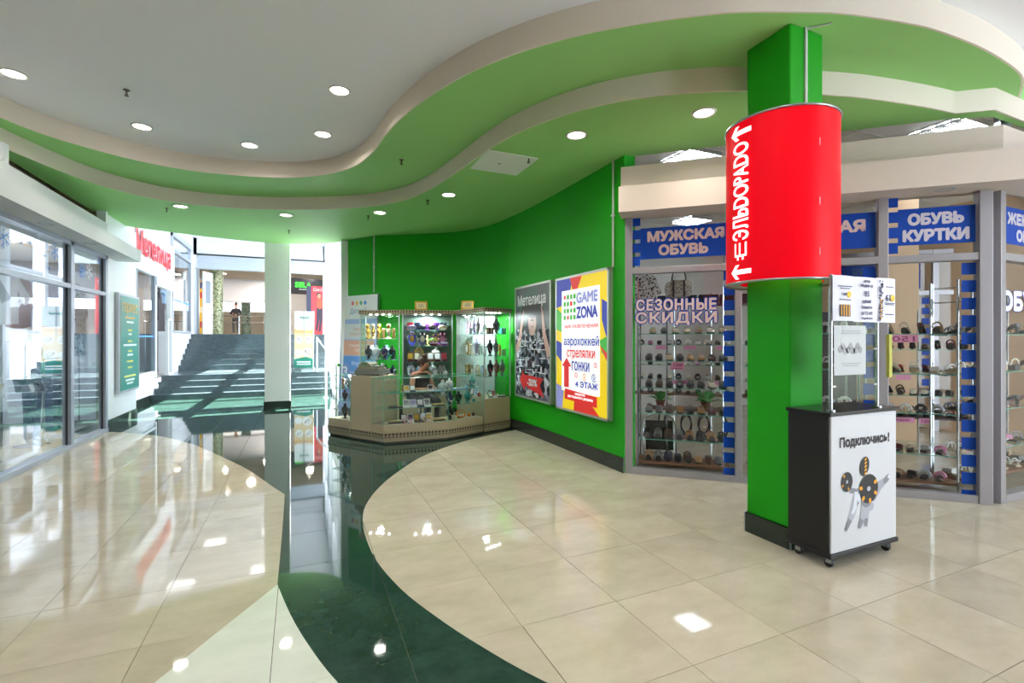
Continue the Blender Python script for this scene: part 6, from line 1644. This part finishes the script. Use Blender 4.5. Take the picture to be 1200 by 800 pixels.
l = bpy.data.lights.new('shop_bulb', 'AREA'); l.size = .14; l.shape = 'DISK'; l.energy = 40
lo = bpy.data.objects.new('shop_bulb', l); COL.objects.link(lo); lo.location = (-5, 14, 4.0)
pend = thing('ceiling_downlight', 'small bright lamp in the dark ceiling of red-lettered shop', 'light', (-4.9, 17.2, 4.1))
MB().lathe([(.0, -.06), (.07, -.06), (.08, 0)], 12).build('lamp_face', lamp_face, pend); lo.parent = pend; lo.location = (0, 0, -.08)
far_cols = [('grey', '#8c8f96'), ('white', '#d8dade'), ('dark blue', '#2c3550'), ('beige', '#c4b49c'), ('black', '#1c1c20'), ('pale blue', '#9cb4cc')]
for k, (y, x, kind) in enumerate(((12.4, -4.0, 'overall'), (13.0, -4.1, 'top'), (13.7, -4.0, 'overall'), (16.9, -3.9, 'top'), (17.6, -4.0, 'overall'), (18.3, -3.9, 'top'))):
    n_, c_ = far_cols[k]
    garment('hanging_garment', f'{n_} garment on a hanger in the red-lettered shop window', (x, y, (2.5 if y < 15 else 3.3)), PI / 2, kind, mat('cloth_' + n_.replace(' ', '_'), c_, .8))
for y0, y1, z in ((12, 14.2, 2.6), (16.6, 18.8, 3.4)):
    e = thing('clothes_rail', f'chrome clothes rail in the red-lettered shop {"above the door side glass" if y0 > 15 else "behind the low glass"}', 'rail', (-4.0, (y0 + y1) / 2, 0.56))
    L_ = (y1 - y0) / 2
    MB().cyl((0, -L_, z - .56), (0, L_, z - .56), .012, n=8).build('bar', chrome, e)
    for s_ in (-1, 1): MB().cyl((0, s_ * L_, 0), (0, s_ * L_, z - .56), .012, n=8).build('upright', chrome, e)
# ---- gallery beyond the shutter
mos = mat('mosaic_base', '#56704a', .4)
def mosaic(name):
    m = bpy.data.materials.new(name); m.use_nodes = True; nt = m.node_tree; b = nt.nodes['Principled BSDF']
    tc = nt.nodes.new('ShaderNodeTexCoord'); v = nt.nodes.new('ShaderNodeTexVoronoi'); v.inputs['Scale'].default_value = 18; v.inputs['Randomness'].default_value = .2
    cr = nt.nodes.new('ShaderNodeValToRGB'); cr.color_ramp.elements[0].color = hexc('#3a5a36'); cr.color_ramp.elements[1].color = hexc('#a8b09a')
    sp = nt.nodes.new('ShaderNodeSeparateColor'); nt.links.new(tc.outputs['Object'], v.inputs['Vector']); nt.links.new(v.outputs['Color'], sp.inputs[0]); nt.links.new(sp.outputs[0], cr.inputs[0]); nt.links.new(cr.outputs[0], b.inputs['Base Color']); b.inputs['Roughness'].default_value = .3
    return m
mcol = mosaic('green_mosaic')
struct(MB().lathe([(.24, ZU), (.24, 4.5)], 24, (-3.28, 24, 0)).build('column_mosaic', mcol, smooth=True))
struct(MB().lathe([(.24, ZU), (.24, 4.5)], 24, (-2.72, 30, 0)).build('column_mosaic_far', mosaic('pale_mosaic'), smooth=True))
struct(MB().box(-8, 6, 32, 32.2, ZU, 3.1).build('wall_gallery_back', mat('gallery_warm_wall', '#cdb79c', .6)))
struct(MB().box(-8, 6, 27.5, 28, 3.35, 4.5).build('wall_gallery_band', mat('gallery_white', '#d4d6de', .6)))
struct(MB().box(-8, -7.9, 19.9, 32, ZU, 4.5).box(5.9, 6, 19.9, 32, ZU, 4.5).build('wall_gallery_side', white_paint))
rg = thing('gallery_railing', 'chrome railing with glass panels along the upper gallery', 'railing', (-1.2, 26, ZU))
for z in (.62, .92): MB().cyl((-2.6, 0, z), (3, 0, z), .025, n=8).build('rail', chrome, rg)
for k in range(6):
    MB().cyl((-2.5 + k * 1.05, 0, 0), (-2.5 + k * 1.05, 0, .92), .02, n=8).build('post', chrome, rg)
    if k < 5: MB().box(-2.45 + k * 1.05, -1.5 + k * 1.05, -.005, .005, .08, .58).build('glass_panel', glass_clear, rg)
stand = {'pelvis': (0, 0, .95), 'spine': (0, 0, 1.12), 'chest': (0, 0, 1.32), 'neckb': (0, 0, 1.46), 'neck': (0, 0, 1.51), 'head': (0, -.02, 1.62), 'look': (0, -1, 0), 'palm': (0, 1, 0), 'sleeves': 2,
         'shol': (.17, 0, 1.4), 'shor': (-.17, 0, 1.4), 'elbl': (.25, -.04, 1.14), 'elbr': (-.25, -.04, 1.14), 'wril': (.1, -.2, 1.12), 'wrir': (-.1, -.22, 1.16),
         'hipl': (.09, 0, .9), 'hipr': (-.09, 0, .9), 'knel': (.1, -.02, .5), 'kner': (-.1, -.02, .5), 'ankl': (.11, .02, .09), 'ankr': (-.11, .02, .09), 'toel': (.12, -.12, .04), 'toer': (-.12, -.12, .04)}
person('man in dark jacket with folded arms standing beyond the gallery railing', (-2.88, 27.0, ZU), R(-10), stand, mat('dark_jacket', '#1e1e26', .7), mat('grey_trousers', '#4a4a50', .8), mat('black_hair', '#181414', .6), .92)
ye = thing('poster_stand', 'yellow and red advertising stand beside the mosaic column', 'stand', (-3.62, 23.2, ZU))
MB().box(-.16, .16, -.03, .03, 0, 2.2).build('board', mat('stand_yellow', '#d8a828', .5), ye); MB().box(-.2, .2, -.15, .15, 0, .05).build('base', steel, ye)
for z, c_ in ((1.5, '#b83428'), (.9, '#e8d8b0'), (.3, '#a02c3c'), (1.9, '#2c3c78')): MB().box(-.13, .13, -.034, -.03, z, z + .25).build('printed_block', mat('blk' + c_, c_, .5), ye)
sl = thing('shop_sign', 'black fascia with glowing green four-letter shop name', 'sign', (.32, 24, 3.55), R(14))
MB().box(-.85, .9, -.03, .1, 0, .72).build('board', mat('fascia_black', '#26262c', .5), sl)
text('lettering', 'SELA', mat('neon_green', '#2fe02c', .4, emit=1.6), sl, frame((-.22, -.034, .42), (1, 0, 0), (0, 0, 1)), w=.66, h=.22, bold=.016, space=1.15)
MB().box(-.4, .2, -.034, -.03, .2, .225).build('printed_line', white_st, sl)
struct(MB().box(-.75, 1.4, 24.4, 24.5, ZU, 3.6).build('wall_sela', mat('sela_glass_wall', '#a8a49e', .4)))
rp = thing('advert_panel', 'tall red drink advert panel with a walking figure beside green-lettered shop', 'panel', (.72, 22.6, ZU), R(6))
rs = MB().box(-.3, .36, -.04, .04, .0, 2.12).build('panel', mat('advert_red', '#d23c48', .4), rp); MB().box(-.48, -.3, -.05, .05, 0, 2.12).build('side_panel', mat('advert_navy', '#39405c', .5), rp)
text('lettering', 'Coca-Cola', mat('advert_white', '#f2e8ea', .5), rs, frame((.04, -.041, 1.98), (1, 0, 0), (0, 0, 1)), w=.5, h=.14, shear=.25)
Mr = frame((0, -.041, 0), (1, 0, 0), (0, 0, 1))
prints(rs, Mr, [limb([(.0, 1.2), (-.02, .7), (-.08, .2)], .08, .04), limb([(.08, 1.2), (.1, .7), (.04, .15)], .07, .04)], mat('advert_dark', '#2e2c44', .5), 1, 'printed_leg')
prints(rs, Mr, [blob((.04, 1.38), .13, .25), limb([(.14, 1.5), (.26, 1.3), (.18, 1.15)], .04, .03)], mat('advert_orange', '#cf5a44', .5), 2, 'printed_torso')
prints(rs, Mr, [blob((.02, 1.7), .07, .1)], mat('advert_skin', '#c9927a', .5), 3, 'printed_head'); prints(rs, Mr, [blob((.0, 1.75), .09, .1)], mat('advert_hair', '#33262a', .5), 2, 'printed_hair')
dl = thing('hall_door_leaf', 'white door leaf with small window standing open at the shutter', 'door', (-3.12, 19.75, ZU), R(70))
MB().box(0, .6, -.02, .02, 0, 2.2).build('leaf', white_panel, dl); MB().box(.15, .45, -.024, -.02, 1.1, 1.9).build('window', mat('leaf_window', '#8b9aa8', .2), dl)
# ---- clothing shop behind the left window
struct(MB().box(-7.6, -7.5, 1.4, 11.6, 0, 3.0).box(-7.6, -3.0, 1.35, 1.45, 0, 3.0).box(-7.6, -3.35, 11.5, 11.6, 0, 3.0).build('wall_clothing_shop', mat('clothing_wall', '#d4dbe6', .6)))
struct(MB().box(-7.6, -3.0, 1.4, 11.6, 2.92, 3.0).build('ceiling_clothing_shop', mat('clothing_ceiling', '#dfe1e0', .7)))
for y in (7.55, 8.9, 10.25):
    e = thing('shop_downlight', 'small round lit downlight in the clothing shop ceiling', 'light', (-4.6, y, 2.92), 0, 'clothing shop ceiling lights')
    MB().lathe([(.07, 0), (.075, -.008), (.09, -.006), (.095, 0)], 18).build('rim', lamp_rim, e); MB().lathe([(.0, -.003), (.07, -.003)], 16).build('lamp_face', lamp_face, e)
    l = bpy.data.lights.new('bulb_offscreen', 'AREA'); l.shape = 'DISK'; l.size = .13; l.energy = 40; l.color = (.95, .97, 1)
    lo = bpy.data.objects.new('bulb_offscreen', l); COL.objects.link(lo); lo.parent = e; lo.location = (0, 0, -.012)
rails = thing('clothes_rail', 'long chrome clothes rail parallel to the big shop window', 'rail', (-3.75, 9.2, 0))
MB().cyl((0, -3.2, 2.52), (0, 2.2, 2.52), .014, n=8).build('bar', chrome, rails)
for y in (-3.2, -.34, 2.2): MB().cyl((0, y, 0), (0, y, 2.52), .014, n=8).build('upright', chrome, rails)
ga = garment('burgundy_sweater', 'burgundy sweater with pale lettering hanging in the clothing shop window', (-3.75, 9.3, 2.42), PI / 2, 'top', mat('cloth_burgundy', '#7a3a50', .85), sc=1.1)
text('lettering', 'NEME', mat('sweater_ink', '#c4bcc8', .7), ga.children[0], frame((0, -.047, -.25), (1, 0, 0), (0, 0, 1)), w=.3, h=.09, bold=.006)
ga.rotation_euler = (0, 0, PI / 2)
garment('patterned_overall', 'pale blue spotted winter overall hanging at the end of the window', (-3.62, 10.95, 2.42), PI / 2, 'overall', pattern('overall_print', '#46566e', '#a9c0d4', 14))
garment('jeans', 'dark blue jeans hanging below the spotted overall', (-3.75, 10.6, 1.35), PI / 2, 'trousers', mat('cloth_denim', '#35486c', .85), sc=1.2, hanger=False).location.z = 1.16
gcols = [('pale grey', '#c6cbd4'), ('light blue', '#a8bcd8'), ('sand', '#cdbfa8'), ('slate', '#5c6880'), ('white', '#e2e6ec'), ('denim blue', '#4a6490')]
for k, y in enumerate((6.4, 7.0, 7.6, 8.2, 8.75, 10.0)):
    n_, c_ = gcols[k]
    garment('hanging_jacket', f'{n_} jacket hanging on the long rail by the big window', (-3.75, y, 2.42), .35, 'top', mat('cloth_' + n_.replace(' ', '_'), c_, .85), sc=1.05)
bpy.data.objects['jeans'].location = (-3.75, 10.45, 1.15)
je_r = MB().cyl((0, -.4, 1.2), (0, .4, 1.2), .012, n=8).cyl((0, -.4, 0), (0, -.4, 1.2), .012, n=8).cyl((0, .4, 0), (0, .4, 1.2), .012, n=8).build('low_clothes_rail', chrome); je_r.location = (-3.75, 10.45, 0)
tag(je_r, 'low chrome rail carrying the dark blue jeans', 'rail')
def mannequin(label, loc, rz, top_c, leg_c):
    t = thing('mannequin', label, 'mannequin', loc, rz)
    wm = mat('mannequin_white', '#dcdde2', .4)
    J = {'pelvis': ((0, 0, .95), (.14, .1)), 'spine': ((0, 0, 1.12), (.11, .085)), 'chest': ((0, 0, 1.32), (.14, .1)), 'neck': ((0, 0, 1.5), .05), 'head': ((0, -.01, 1.63), (.075, .09)), 'crown': ((0, 0, 1.71), (.05, .06))}
    E_ = [('pelvis', 'spine'), ('spine', 'chest'), ('chest', 'neck'), ('neck', 'head'), ('head', 'crown')]
    for s, n_ in ((1, 'l'), (-1, 'r')):
        J.update({'s' + n_: ((.17 * s, 0, 1.4), .05), 'e' + n_: ((.24 * s, .02, 1.12), .036), 'w' + n_: ((.25 * s, -.06, .88), .024), 'h' + n_: ((.25 * s, -.08, .78), .03), 'k' + n_: ((.1 * s, 0, .5), .056), 'p' + n_: ((.09 * s, 0, .88), .08), 'a' + n_: ((.1 * s, .01, .09), .036), 't' + n_: ((.11 * s, -.13, .03), .03)})
        E_ += [('chest', 's' + n_), ('s' + n_, 'e' + n_), ('e' + n_, 'w' + n_), ('w' + n_, 'h' + n_), ('pelvis', 'p' + n_), ('p' + n_, 'k' + n_), ('k' + n_, 'a' + n_), ('a' + n_, 't' + n_)]
    skinned('figure', J, E_, 'pelvis', wm, t)
    g_ = 1.16
    C = {k: (J[k][0], tuple(x * g_ for x in J[k][1])) for k in ('pelvis', 'spine', 'chest')}; ce = [('pelvis', 'spine'), ('spine', 'chest')]
    for n_ in 'lr':
        C['s' + n_] = (J['s' + n_][0], .062); C['e' + n_] = (J['e' + n_][0], .05); C['w' + n_] = (J['w' + n_][0], .038); ce += [('chest', 's' + n_), ('s' + n_, 'e' + n_), ('e' + n_, 'w' + n_)]
    skinned('jacket', C, ce, 'pelvis', top_c, t)
    Lg = {'pelvis': ((0, 0, .93), (.155, .115))}; le = []
    for n_ in 'lr':
        Lg['p' + n_] = (J['p' + n_][0], .095); Lg['k' + n_] = (J['k' + n_][0], .07); Lg['a' + n_] = (J['a' + n_][0], .055); le += [('pelvis', 'p' + n_), ('p' + n_, 'k' + n_), ('k' + n_, 'a' + n_)]
    skinned('trousers', Lg, le, 'pelvis', leg_c, t)
    MB().lathe([(.2, 0), (.2, .01), (.0, .012)], 20).build('base_plate', chrome, t)
    return t
mannequin('white mannequin in pale jacket and sand trousers behind the big window', (-3.55, 7.9, 0), R(80), mat('cloth_pale_grey', '#c6cbd4', .85), mat('cloth_sand', '#cdbfa8', .85))
mannequin('white mannequin in slate jacket and denim trousers behind the big window', (-3.5, 9.05, 0), R(95), mat('cloth_slate', '#5c6880', .85), mat('cloth_denim', '#35486c', .85))
mannequin('white mannequin in white jacket and pale blue trousers behind the big window', (-3.5, 6.6, 0), R(85), mat('cloth_white', '#e2e6ec', .85), mat('cloth_light_blue', '#a8bcd8', .85))
# ---- unseen hall behind the photographer; the rear wall stops short to let daylight in
rear_white = mat('rear_wall_paint', '#d6d2c8', .7)
struct(MB().box(-3.6, 5.4, -4.1, -4, 0, 4.02).build('wall_rear', rear_white))
struct(MB().box(9.9, 10, -4.1, 2.3, 0, 4.02).build('wall_rear_right', rear_white))
struct(MB().box(-3.05, -2.95, -4, 3.0, 0, 4.02).build('wall_rear_left', rear_white))
